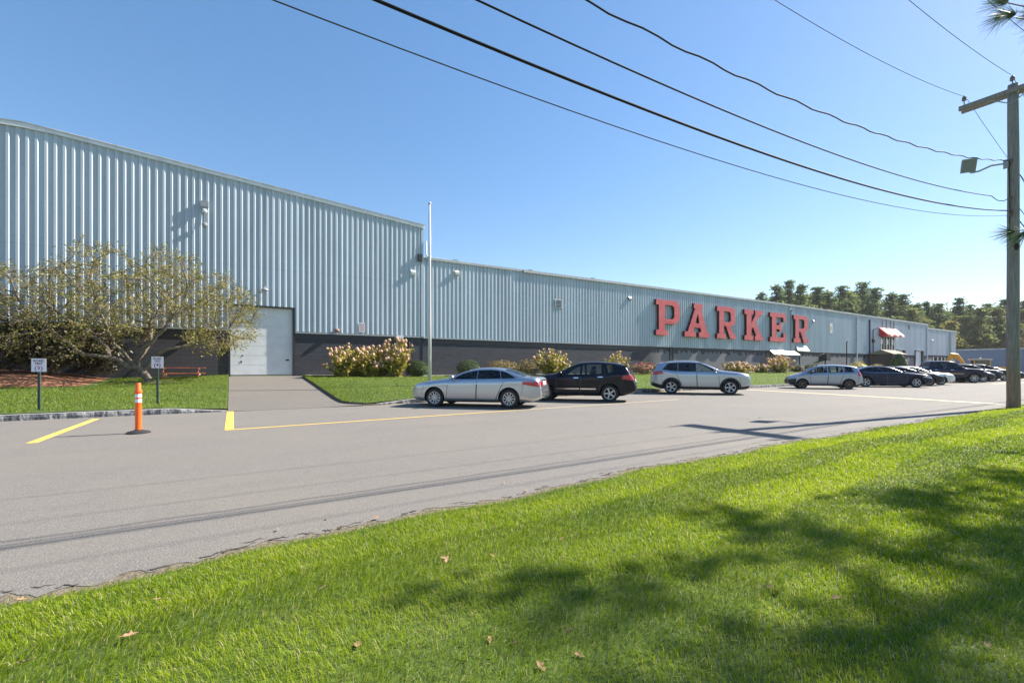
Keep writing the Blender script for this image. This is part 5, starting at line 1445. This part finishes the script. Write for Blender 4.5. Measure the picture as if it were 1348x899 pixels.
b, rad, tips, kids = branch_mesh(P, par, tip=.0105, power=2.25, rmax=.23)
b.build('trunk', M_BARK, ct, True)
# thin twigs
TV = []; C = []; Nn = []
tw = MB()
ends = [i for i in range(len(P)) if rad[i] < .022]
for i in ends:
    for k in range(random.choice((2, 3, 3))):
        d = P[i] - P[par[i]] if par[i] >= 0 else np.array((0, 0, 1.))
        d = d / (np.linalg.norm(d) + 1e-9) + rng.normal(0, .8, 3); d[2] += random.uniform(-.35, .45); d /= np.linalg.norm(d)
        ln = random.uniform(.25, .65); s = np.cross(d, rng.normal(0, 1, 3)); s /= np.linalg.norm(s); w = .006
        q1 = P[i] + d * ln * .55; q2 = P[i] + (d + np.array((0, 0, -.12))) * ln
        tw.add([P[i] + s * w, P[i] - s * w, q1 - s * w * .8, q1 + s * w * .8, q2 - s * w * .4, q2 + s * w * .4], [(0, 1, 2, 3), (3, 2, 4, 5)])
        for q in range(random.choice((5, 7, 8))):
            if q % 3 == 0: t_c = random.uniform(.15, 1.05)
            t = t_c; c = P[i] + (d + np.array((0, 0, -.1 * t))) * ln * t + rng.normal(0, .05, 3); C.append(c); Nn.append((0, .0, 1))
tw.build('twigs', M_TWIG, ct)
V, Q = leaf_quads(C, Nn, np.full(len(C), .046), .5, .9)
npobj('crown', V, Q, None, M_LEAFCRAB, ct)
# bare soil ring at the foot
V = [(-3.1, 26, lawn_z(-3.1, 26) + .05)] + [(-3.1 + 1.1 * (1 + .25 * math.sin(3 * w + 1)) * math.cos(w), 25.9 + .9 * (1 + .2 * math.sin(5 * w)) * math.sin(w), lawn_z(-3.1 + 1.1 * math.cos(w), 25.9 + .9 * math.sin(w)) + .037) for w in np.linspace(0, 2 * math.pi, 28)[:-1]]
obj('bare_soil', V, [(0, i, i % 27 + 1) for i in range(1, 28)], M_VERGE)['kind'] = 'structure'

# ------------------------------------------------------------------ shrubs
def blob_points(n, sx, sy, sz, shell=.5, lump=.22, k=3.0, ph=0.0):
    d = rng.normal(0, 1, (n, 3)); d /= np.linalg.norm(d, axis=1, keepdims=True)
    r = 1 - shell * rng.random(n) ** 1.6
    r = r * (1 + lump * np.sin(d[:, 0] * k + ph) * np.cos(d[:, 1] * k * 1.3 + ph) + lump * .6 * np.sin(d[:, 2] * k * 2 + ph * 2))
    P = d * r[:, None] * np.array((sx, sy, sz)); return P, d
def leafy(name, label, cat, x, y, w, dp, h, m, n, leaf, group=None, shell=.4, lump=.2, z=None, stem=True, stuffname='foliage', rot=0):
    z0 = (lawn_z(x, y) if z is None else z)
    t = thing(name, label, cat, (x, y, z0), rot, group)
    P_, d = blob_points(n, w / 2, dp / 2, h / 2, shell, lump, random.uniform(2.5, 4.5), random.uniform(0, 6))
    P_[:, 2] += h / 2; P_ = P_[P_[:, 2] > .02]; d = d[:len(P_)]
    V, Q = leaf_quads(P_, P_ / np.array((w * w, dp * dp, h * h)) * 4 - np.array((0, 0, .0)), np.full(len(P_), leaf), .6, .6)
    npobj(stuffname, V, Q, None, m, t)
    if stem:
        b = MB()
        for k in range(9):
            a = random.uniform(0, 6.28); rr = random.uniform(.1, .8)
            b.tube([(.1 * w * math.cos(a), .1 * dp * math.sin(a), -.05), (.25 * rr * w * math.cos(a), .25 * rr * dp * math.sin(a), h * .4), (.42 * rr * w * math.cos(a), .42 * rr * dp * math.sin(a), h * .8)], [.03, .02, .008], 5, caps=False)
        b.build('stems', M_BARK, t)
    return t
iv, iff = ico(2)
FLOWER = None
def hydrangea(label, x, y, w, dp, h, nleaf, nfl, fs=.10, lm=None, fm=None):
    global FLOWER
    t = thing('hydrangea', label, 'shrub', (x, y, lawn_z(x, y)), 0, 'hydrangeas along the warehouse wall')
    # arching canes, each with its own leaves and a flower head at the tip
    b = MB(); C = []; N_ = []; heads = []
    nfl = int(nfl * 1.5); nc = max(nfl, 10)
    for k in range(nc):
        a = random.uniform(0, 6.28); rr = math.sqrt(random.random())
        ex, ey = rr * w / 2 * math.cos(a), rr * dp / 2 * math.sin(a)
        hh = h * (1 - .55 * rr ** 2) * random.uniform(.45, 1.0) if k % 3 else h * (1 - .3 * rr ** 2) * random.uniform(.8, 1.02)
        p0 = Vector((ex * .25, ey * .25, -.05)); p1 = Vector((ex * .6, ey * .6, hh * .6)); p2 = Vector((ex, ey, hh))
        b.tube([p0, p1, p2], [.014, .010, .006], 5, caps=False)
        if k < nfl: heads.append(p2)
        for q in range(max(6, int(1.7 * nleaf) // nc)):
            s = random.random() ** .8; p = p0.lerp(p1, s / .6) if s < .6 else p1.lerp(p2, (s - .6) / .4)
            p = p + Vector((random.gauss(0, .11), random.gauss(0, .11), random.gauss(0, .06)))
            if p.z < .03: continue
            C.append(p); N_.append((random.gauss(0, .4), random.gauss(-.2, .4), .8))
    b.build('stems', M_BARK, t)
    V, Q = leaf_quads(C, N_, np.full(len(C), .085), .65, .5); npobj('foliage', V, Q, None, lm or M_HYLEAF, t)
    if FLOWER is None:
        vs = []
        for (x_, y_, z_) in iv:
            k = 1 + .18 * math.sin(9 * x_ + 2) * math.sin(8 * y_ + 1) + .12 * math.sin(13 * z_)
            vs.append((x_ * k, y_ * k, z_ * k * 1.1))
        FLOWER = MB().add(vs, iff).build('flower_head', M_HYFLOW, None, True)
        FLOWER.parent = t; src = FLOWER; first = True
    for i, p in enumerate(heads):
        o = FLOWER if (FLOWER.parent is t and i == 0) else FLOWER.copy()
        if o is not FLOWER: COL.objects.link(o)
        o.parent = t; s = fs * random.uniform(.6, 1.15)
        o.location = p; o.scale = (s, s, s * random.uniform(.85, 1.25)); o.rotation_euler = (random.uniform(-.5, .5), random.uniform(-.5, .5), random.uniform(0, 6))
    return t
hydrangea('pink hydrangea nearest the garage door, low and spreading', 5.55, 27.3, 2.3, 1.8, 2.0, 900, 30)
hydrangea('pink hydrangea in the middle of the big cluster by the garage door', 7.0, 27.4, 1.9, 1.6, 1.95, 800, 28)
hydrangea('pink hydrangea filling the gap behind the big cluster by the garage door', 6.3, 27.75, 2.6, 1.0, 1.75, 900, 16)
hydrangea('pink hydrangea between the middle of the cluster and the tall one', 7.8, 27.7, 1.8, 1.0, 1.9, 800, 16)
hydrangea('tall pink hydrangea beside the round boxwood', 8.55, 27.3, 2.2, 1.7, 2.55, 1100, 40)
hydrangea('hydrangea standing behind the boot of the silver sedan', 20.3, 27.2, 3.4, 2.2, 2.05, 1500, 34)
hydrangea('leggy yellow hydrangea behind the roof of the black SUV', 27.2, 27.3, 2.6, 1.5, 2.0, 700, 18)
hydrangea('big yellow green hydrangea left of the white door canopy', 51.6, 27.2, 4.6, 2.2, 2.0, 1700, 36, .17)
hydrangea('low pale hydrangea behind the bonnet of the silver SUV', 43.9, 27.4, 5.4, 1.6, 1.15, 1500, 40, .14)
hydrangea('small pale hydrangea at the left foot of the big yellow green one', 48.2, 27.4, 2.2, 1.4, .95, 600, 14, .13)
def boxwood(x, y, w, h, label, n=5200, leaf=.035):
    return leafy('boxwood', label, 'shrub', x, y, w, w, h, M_BOX, n, leaf, 'clipped round boxwoods', .22, .03)
boxwood(10.1, 27.8, 1.36, 1.05, 'round clipped boxwood just left of the flagpole')
boxwood(13.6, 27.6, 1.6, 1.12, 'round clipped boxwood rising behind the silver sedan roof')
boxwood(56.2, 27.7, 1.3, .85, 'small round boxwood under the white door canopy', 2500, .05)
boxwood(60.0, 27.6, 2.2, 1.05, 'wide round boxwood behind the small hatchback', 2800, .06)
leafy('tan_shrub', 'tan brown seedy shrub, left of two behind the silver sedan roof', 'shrub', 16.2, 27.5, 2.4, 1.6, 1.15, M_STRAWSHRUB, 3000, .05, 'tan shrubs behind the sedan', .5, .15)
leafy('tan_shrub', 'tan brown seedy shrub, right of two behind the silver sedan boot', 'shrub', 18.3, 27.4, 2.0, 1.6, 1.2, M_STRAWSHRUB, 2600, .05, 'tan shrubs behind the sedan', .5, .15)
for (x, lab) in ((30.3, 'pink flowering shrub just right of the black SUV'), (32.6, 'pink flowering shrub behind the tail of the silver SUV')):
    t = leafy('flowering_shrub', lab, 'shrub', x, 27.5, 2.2, 1.4, 1.05, M_STRAWSHRUB, 1600, .06, 'pink shrubs along the wall', .5, .2)
    P_, d = blob_points(160, 1.1, .7, .55, .1, .2); P_[:, 2] += .55; P_ = P_[P_[:, 2] > .3]
    V, Q = leaf_quads(P_, P_, np.full(len(P_), .07), .9, .6); npobj('flowers', V, Q, None, M_PINKFL, t)['kind'] = 'stuff'
leafy('low_shrub', 'low green and red shrub behind the roof of the fastback', 'shrub', 71.5, 27.5, 4.2, 1.6, 1.3, M_HYLEAF, 1400, .10, None, .5, .25)
leafy('low_shrub', 'low yellow green shrub left of the entrance porch', 'shrub', 76.5, 27.3, 4.2, 1.6, 1.0, M_HYLEAF, 1200, .10, None, .5, .25)
t = thing('cone_shrub', 'dark green cone clipped evergreen by the loading door', 'shrub', (77.7, 25.2, .7))
n = 2600; hgt = rng.random(n) ** .8 * 2.5; a_ = rng.random(n) * 6.283; rr = (1.25 * np.sqrt(1 - hgt / 2.55)) * (1 - .25 * rng.random(n) ** 2)
P_ = np.c_[rr * np.cos(a_), rr * np.sin(a_), hgt]; V, Q = leaf_quads(P_, np.c_[np.cos(a_), np.sin(a_), np.full(n, .5)], np.full(n, .09), .6, .5); npobj('foliage', V, Q, None, M_BOX, t)
b = MB(); b.tube([(0, 0, -.1), (0, 0, 2)], [.07, .02], 6); b.build('trunk', M_BARK, t)
leafy('flower_bed', 'orange red flowers in front of the far loading door', 'flowers', 92.5, 27.0, 4.0, 1.5, 1.0, M_ORFL, 700, .11, None, .5, .2)
# dark evergreens at the left edge
leafy('rhododendron', 'big dark leafed rhododendron at the left edge of the lawn', 'shrub', -9.3, 26.9, 3.6, 3.0, 3.2, M_LEAFDARK, 6500, .075, 'dark rhododendrons on the mulch', .6, .25, z=1.05)
leafy('rhododendron', 'dark leafed rhododendron behind the road test sign 3', 'shrub', -6.6, 27.3, 2.7, 2.3, 2.5, M_LEAFDARK, 5000, .075, 'dark rhododendrons on the mulch', .6, .25, z=1.1)
leafy('rhododendron', 'smaller dark leafed rhododendron against the wall near the crab apple', 'shrub', -5.2, 28.2, 1.8, 1.4, 2.3, M_LEAFDARK, 2800, .07, 'dark rhododendrons on the mulch', .6, .25, z=1.05)

# ------------------------------------------------------------------ far trees
def pine_proto(kind, H, m, nb, seed, Wd):
    random.seed(seed)
    t = thing(kind[0], kind[1], 'tree', (0, 0, 0), 0, kind[2])
    b = MB(); lean = random.uniform(-.4, .4)
    b.tube([(0, 0, -1), (lean * .3, 0, H * .4), (lean, 0, H * .97)], [H * .014, H * .010, .05], 7, caps=False)
    C = []; S_ = []; N_ = []
    lev = H * random.uniform(.18, .3)
    z = lev
    while z < H * .98:
        f = (z - lev) / (H - lev)
        rad_ = Wd * (math.sin(min(1, f * 1.25 + .22) * math.pi * .62) if f < .5 else (1.02 - f) * 1.75 + .05) * random.uniform(.65, 1.15)
        for k in range(random.choice((3, 4, 5))):
            a = random.uniform(0, 6.28); L_ = rad_ * random.uniform(.55, 1.12); rise = L_ * random.uniform(-.05, .35)
            b.tube([(lean * f, 0, z), (lean * f + L_ * math.cos(a), L_ * math.sin(a), z + rise)], [.07, .02], 4, caps=False)
            for q in range(nb):
                s = .2 + .85 * (q + random.random()) / nb
                cx, cy, cz = lean * f + L_ * s * math.cos(a), L_ * s * math.sin(a), z + rise * s
                for u in range(11):
                    C.append((cx + random.gauss(0, .62), cy + random.gauss(0, .62), cz + random.gauss(.12, .20))); N_.append((random.gauss(0, .5), random.gauss(0, .5), .7)); S_.append(random.uniform(.22, .46))
        z += H * random.uniform(.024, .044)
    for u in range(60): C.append((lean + random.gauss(0, .3), random.gauss(0, .3), H * random.uniform(.92, 1.0))); N_.append((0, 0, 1)); S_.append(.25)
    b.build('trunk', M_BARK, t)
    V, Q = leaf_quads(C, N_, np.array(S_), .55, .6); npobj('crown', V, Q, None, m, t)
    return t
def round_proto(kind, H, m, n, seed, Wd):
    random.seed(seed)
    t = thing(kind[0], kind[1], 'tree', (0, 0, 0), 0, kind[2])
    b = MB(); b.tube([(0, 0, -1), (0, 0, H * .3), (.2, 0, H * .8)], [H * .02, H * .015, .04], 7, caps=False)
    C = []; N_ = []
    for k in range(34):
        f = random.random() ** .8; a = random.uniform(0, 6.28); rr = Wd * math.sin(math.pi * (.18 + .78 * f)) ** .8 * random.uniform(.3, 1.0)
        c = Vector((rr * math.cos(a), rr * math.sin(a), H * (.16 + .8 * f))); s = H * random.uniform(.055, .105)
        b.tube([(0, 0, c.z * .75), tuple(c)], [.06, .02], 4, caps=False)
        for u in range(n // 34):
            d = Vector((random.gauss(0, 1), random.gauss(0, 1), random.gauss(0, 1))).normalized(); r_ = random.uniform(.55, 1.1)
            C.append(tuple(c + Vector((d.x * s * 1.2, d.y * s * 1.2, d.z * s)) * r_)); N_.append((d.x, d.y, d.z + .4))
    b.build('trunk', M_BARK, t)
    V, Q = leaf_quads(C, N_, np.full(len(C), .32), .6, .5); npobj('crown', V, Q, None, m, t)
    return t
K1 = ('pine_tree', 'tall dark pine on the skyline behind the warehouses', 'tall dark pines on the skyline')
K2 = ('conifer_tree', 'mid green bushy conifer in the belt behind the warehouses', 'green conifers in the tree belt')
K3 = ('broadleaf_tree', 'yellow green broadleaf tree in the belt behind the warehouses', 'yellow green trees in the tree belt')
K4 = ('autumn_tree', 'orange tinged broadleaf tree low in the belt behind the blue building', 'orange autumn trees in the tree belt')
protos = {1: [pine_proto(K1, 24, M_PINE1, 3, 11, 4.2), pine_proto(K1, 24, M_PINE1, 3, 12, 4.6), pine_proto(K1, 24, M_PINE1, 3, 13, 3.6)],
          2: [pine_proto(K2, 17, M_PINE2, 3, 21, 4.2), pine_proto(K2, 17, M_PINE2, 3, 22, 4.6)],
          3: [round_proto(K3, 14, M_DECID, 3000, 31, 4.6), round_proto(K3, 13, M_DECID, 2600, 32, 4.2)],
          4: [round_proto(K4, 10, M_AUT, 1800, 41, 3.2)]}
used = {}
random.seed(5)
ca, sa = math.cos(R(31.7127)), math.sin(R(31.7127))
def plan_of(px, Y):
    X = (px - 674) / 600 * Y
    return ca * X + sa * Y, -sa * X + ca * Y
BH = {1: 24, 2: 17, 3: 14, 4: 10}
def far_tree(k, px, Y, ytop, scl=None):
    i = random.randrange(len(protos[k])); src = protos[k][i]
    x, y = plan_of(px, Y)
    gz = -.1 + max(0, (Y - 118)) * .035
    h = 1.32 + (484 - ytop) / 600 * Y - gz
    s = h / {(3, 1): 13}.get((k, i), BH[k])
    loc = (x, y, gz); rz = random.uniform(0, 6.28); sc = (s * random.uniform(.85, 1.2), s * random.uniform(.85, 1.2), s)
    if (k, i) in used: dup(src, loc, rz, scale=sc)
    else:
        used[k, i] = 1; src.location = loc; src.rotation_euler = (0, 0, rz); src.scale = sc
SKY = [(960, 392), (1000, 386), (1022, 376), (1040, 371), (1052, 374), (1075, 379), (1095, 380), (1113, 376), (1138, 372), (1150, 376), (1172, 381), (1190, 386), (1205, 395), (1222, 394), (1240, 397), (1262, 393), (1280, 399), (1300, 396), (1322, 393), (1348, 395), (1375, 392), (1405, 390), (1440, 385), (1480, 388)]
for (px, yt) in SKY: far_tree(1, px + random.uniform(-4, 4), random.uniform(132, 150), yt + random.uniform(-2, 4))
for px in range(985, 1500, 9): far_tree(random.choice((1, 2, 2)), px + random.uniform(-6, 6), random.uniform(150, 175), np.interp(px, [p[0] for p in SKY], [p[1] for p in SKY]) + random.uniform(8, 18))
for px in range(975, 1500, 15): far_tree(random.choice((2, 2, 3, 1)), px + random.uniform(-6, 6), random.uniform(126, 136), random.uniform(404, 424) if px > 1080 else random.uniform(396, 408))
for px in range(1150, 1520, 17): far_tree(random.choice((2, 3, 3, 2)), px + random.uniform(-7, 7), random.uniform(116, 124) + (14 if px > 1200 else 0), random.uniform(422, 444))
for px in (1228, 1243, 1306, 1317, 1338, 1352, 1395): far_tree(4, px, random.uniform(128, 134), random.uniform(430, 446))
# wooded rise under the trees
V = []; F = []
for i, Y in enumerate((112, 118, 130, 150, 180, 240, 420)):
    for j, px in enumerate(range(700, 1701, 100)):
        x, y = plan_of(px, Y); V.append((x, y, -.14 + max(0, (min(Y, 240) - 118)) * .035))
for i in range(6):
    for j in range(10): a = i * 11 + j; F.append((a, a + 1, a + 12, a + 11))
obj('hill', V, F, mat('woodland floor', (.04, .045, .02), .95, var=.3), smooth=True)['kind'] = 'structure'

# ------------------------------------------------------------------ the near pine just outside the picture, its lowest boughs in it
random.seed(3)
pt = thing('near_pine_tree', 'long needled pine reaching in at the right edge with a cone on its bough', 'tree', (15.2, -.85, 0))
b = MB(); b.tube([(0, 0, -.2), (.05, 0, 2), (0, .05, 5), (.1, 0, 12.0)], [.22, .19, .14, .03], 12, caps=False)
C = []; D = []
def bough(p0, p1, n, sag=.0):
    p0 = Vector(p0); p1 = Vector(p1); pts = []
    for i in range(7):
        t = i / 6; p = p0.lerp(p1, t); p.z += sag * t * t; pts.append(p)
    b.tube(pts, [.035 * (1 - .8 * i / 6) + .004 for i in range(7)], 6, caps=False)
    d = (p1 - p0).normalized()
    for k in range(n):
        t = .3 + .7 * random.random() ** .7; i = min(5, int(t * 6)); p = pts[i].lerp(pts[i + 1], t * 6 - i)
        sd = Vector((random.gauss(0, 1), random.gauss(0, 1), random.gauss(.1, .5))).normalized()
        e = p + (sd * .8 + d * .5).normalized() * random.uniform(.15, .55)
        b.tube([p, e], [.006, .003], 4, caps=False)
        for q in range(3):
            C.append(tuple(p.lerp(e, .5 + .25 * q))); D.append(tuple((e - p).normalized()))
for k in range(50):
    z = 2.8 + 8.0 * (k + random.random()) / 50; a = k * 2.4 + random.uniform(-.3, .3)
    L_ = (1.9 if z < 9 else 1.9 * (12.2 - z) / 3.2 + .3) * random.uniform(.6, 1.15)
    for q in range(12):       # keep the boughs short of the lane the camera looks along
        ex, ey = L_ * math.cos(a), L_ * math.sin(a)
        if -.85 + ey > .177 * (15.2 + ex) - .75: L_ *= .86
    bough((0, 0, z), (ex, ey, z + random.uniform(-.2, .6)), int(16 + L_ * 9))
V, Q = needles_mesh(C, D, .13, .006, 34, .55); npobj('crown', V, Q, None, M_NEEDLE, pt)
# the two tips that reach into view
C = []; D = []
def tip(target, start, n=9, spread=.16):
    t_ = Vector(target) - Vector((15.2, -.85, 0)); s_ = Vector(start) - Vector((15.2, -.85, 0))
    m_ = s_.lerp(t_, .55) + Vector((0, 0, .25)); b.tube([s_, m_, t_], [.03, .014, .006], 6, caps=False)
    d = (t_ - m_).normalized()
    for k in range(n):
        e = m_.lerp(t_, .35 + .65 * k / (n - 1)) + Vector((random.gauss(0, spread * .35), random.gauss(0, spread * .35), random.gauss(0, spread * .25)))
        C.append(tuple(e)); D.append(tuple((d + Vector((random.gauss(0, .3), random.gauss(0, .3), random.gauss(-.1, .25)))).normalized()))
def cam_pt(px, py, Y):
    x, y = plan_of(px, Y); return (x, y, 1.32 + (484 - py) / 600 * Y)
tip(cam_pt(1316, 2, 5.2), (15.2, -.85, 5.4), 12)
tip(cam_pt(1338, 24, 5.0), (15.2, -.85, 5.6), 10)
tip(cam_pt(1334, 304, 6.0), (15.2, -.85, 3.4), 8, .1)
V, Q = needles_mesh(C, D, .26, .005, 110, .33); npobj('bough_tip', V, Q, None, M_NEEDLE, pt)
b.build('trunk', M_BARK, pt, True)
cx, cy, cz = cam_pt(1338, 320, 6.0)
b = MB()
for k in range(10):
    z = -.09 * k / 10; r_ = .028 * math.sin(math.pi * (.18 + .75 * k / 10))
    b.lathe([(.004, z), (r_, z - .004), (r_ * .9, z - .012), (.004, z - .012)], 8)
o = b.build('pine_cone', M_CONE, pt); o.location = (cx - 15.2, cy + .85, cz)

# ------------------------------------------------------------------ grass
def blades(x, y, z, h, w, lean, la=None):
    n = len(x); a = rng.random(n) * 6.2832
    if la is None: la = rng.random(n) * 6.2832
    dx, dy = np.cos(a), np.sin(a); lx, ly = np.cos(la) * lean, np.sin(la) * lean
    V = np.empty((n, 5, 3))
    V[:, 0] = np.c_[x - dx * w / 2, y - dy * w / 2, z]; V[:, 1] = np.c_[x + dx * w / 2, y + dy * w / 2, z]
    mx, my, mz = x + lx * h * .35, y + ly * h * .35, z + h * .6
    V[:, 2] = np.c_[mx + dx * w * .42, my + dy * w * .42, mz]; V[:, 3] = np.c_[mx - dx * w * .42, my - dy * w * .42, mz]
    V[:, 4] = np.c_[x + lx * h, y + ly * h, z + h * (1 - .35 * np.minimum(lean, 1.2) ** 2)]
    i = np.arange(n)[:, None] * 5
    return V.reshape(-1, 3), i + np.array([[0, 1, 2, 3]]), i + np.array([[3, 2, 4]])
def vec(f, x, y): return np.array([f(a, b_) for a, b_ in zip(x, y)])
X_ = []; Y_ = []; 
N0 = 2600000
x = rng.uniform(-7, 32, N0); y = rng.uniform(-2, 4.4, N0)
cY = sa * x + ca * y; cX = ca * x - sa * y
infr = (cY > .9) & (np.abs(cX) < 1.25 * cY + .8)
dist = np.hypot(x, y)
dens = np.clip(17000 * (2.4 / np.maximum(dist, 2.4)) ** 1.35, 900, 17000)
dens = np.where(infr, dens, 350)
keep = rng.random(N0) < dens / (N0 / (39 * 6.4))
x, y, dist = x[keep], y[keep], dist[keep]
ed = 3.87 + .33 * np.tanh((x - 2) / 4) + .05 * np.sin(x * 1.7) + .03 * np.sin(x * 4.3 + 1)
ok = y < ed - .02 + rng.normal(0, .035, len(x)); x, y, dist, ed = x[ok], y[ok], dist[ok], ed[ok]
tt_ = np.clip((ed - y) / 1.2, 0, 1); tt2 = np.clip((ed - y) / 2, 0, 1)
z = .02 + .05 * tt_ ** 2 * (3 - 2 * tt_) + .03 * np.sin(x * .7 + y * .5) * tt2 ** 2 * (3 - 2 * tt2)
clump = .5 + .5 * np.sin(x * 5.1 + 2 * np.sin(y * 3.3)) * np.sin(y * 6.3 + 2 * np.sin(x * 2.7))
h = (.028 + .025 * rng.random(len(x)) + .010 * clump) * np.where(rng.random(len(x)) < .04, 1.35, 1) * np.clip(.55 + (ed - y) * 2, .55, 1)
w = .0023 + .0010 * np.maximum(0, dist - 2.2)
lean = np.abs(rng.normal(.6, .35, len(x)))
band = np.sin((y - ed) * 2 * np.pi / 1.15 + .35 * np.sin(x * .6) + .8)      # mower passes lay the blades one way, then the other
la = np.where(band > 0, 0.0, np.pi) + rng.normal(0, .95, len(x))
lean = np.where(band > .35, lean + .2, lean)
V, Q, T_ = blades(x, y, z - .01, h, np.minimum(w, .013), lean, la)
g_ = npobj('grass', V, Q, T_, M_BLADE); tag(g_, 'short bright green lawn grass in the foreground', 'grass', None, 'stuff')
# grass on the warehouse lawns
n = 230000
x = np.concatenate([rng.uniform(-16, -.1, int(n * .38)), 3.45 + 68 * rng.random(int(n * .62)) ** 1.5]); y = rng.uniform(16.4, 29.1, len(x))
ky = 16.25 + .03 * np.clip(x, -10, 40) + .14
ok = (y > ky) & ((x < 0) | (y < 28.2)) & ((x < 0) | (x > 3.45 + .9 * np.maximum(0, 1 - (y - 16.3) / 1.1) ** 2)) & ~((x < -4.6) & (y > 24.2 + .8 * np.sin(x * .5)))
x, y = x[ok], y[ok]
z = vec(lawn_z, x, y) + .02
V, Q, T_ = blades(x, y, z, .05 + .04 * rng.random(len(x)), np.full(len(x), .013), np.abs(rng.normal(.4, .3, len(x))))
g_ = npobj('grass', V, Q, T_, M_BLADE2); tag(g_, 'mown green grass on the lawns in front of the warehouse', 'grass', None, 'stuff')

# ------------------------------------------------------------------ fallen leaves
lv = []
b = MB(); pts = [(0, -1, 0), (.45, -.55, .1), (.30, -.2, .05), (.75, .1, .22), (.30, .3, .06), (.2, .75, .16), (0, 1, .05), (-.2, .7, .10), (-.35, .3, .05), (-.7, .15, .25), (-.3, -.2, .04), (-.45, -.6, .12)]
b.add([(0, 0, -.02)] + pts, [(0, i, i % 12 + 1) for i in range(1, 13)]); b.tube([(0, -1, 0), (.1, -1.6, .1)], .03, 4)
proto = b.build('fallen_leaf', M_DEAD, None, True)
def gp(px, py, z):
    k = (py - 484) / (1.32 - z); Y = 600 / k; X = (px - 674) / k; return ca * X + sa * Y, -sa * X + ca * Y
spots = [(172, 845), (30, 882), (208, 797), (428, 780), (471, 858), (645, 852), (676, 856), (763, 873), (648, 738), (588, 743), (740, 715), (585, 742), (1024, 786), (1100, 660), (1320, 611), (1214, 680), (1045, 868), (1300, 858), (1100, 795), (712, 888), (1210, 560), (1130, 590), (1012, 780), (748, 840), (900, 760)]
roads = [(366, 697), (432, 682), (496, 682), (664, 636), (693, 645), (30, 790), (538, 698), (1020, 573), (1000, 550), (505, 569)]
first = True
for (lst, zz, lab, grp) in ((spots, .075, 'dry brown leaf lying on the foreground lawn', 'fallen leaves on the lawn'), (roads, .012, 'pale dry leaf lying on the asphalt', 'fallen leaves on the road')):
    for (px, py) in lst:
        o = proto if first else proto.copy()
        if not first: COL.objects.link(o)
        first = False
        x, y = gp(px, py, zz); s = random.uniform(.02, .034)
        o.location = (x, y, zz + (.035 if zz > .05 else .006)); o.scale = (s, s, s * 1.3); o.rotation_euler = (random.uniform(-.5, .5), random.uniform(-.5, .5), random.uniform(0, 6.28))
        tag(o, lab, 'leaf', grp)

# ------------------------------------------------------------------ thin air between the camera and the far trees
hz = MB().box(-120, 330, -60, 460, -1.2, 45).build('haze', bpy.data.materials.new('haze air')); hz['kind'] = 'stuff'
hm = hz.data.materials[0]; hm.use_nodes = True; hm.node_tree.nodes.remove(hm.node_tree.nodes['Principled BSDF'])
pv = hm.node_tree.nodes.new('ShaderNodeVolumePrincipled'); pv.inputs['Density'].default_value = .00016; pv.inputs['Color'].default_value = (.9, .93, 1, 1); pv.inputs['Anisotropy'].default_value = .3
hm.node_tree.links.new(pv.outputs[0], hm.node_tree.nodes['Material Output'].inputs['Volume'])
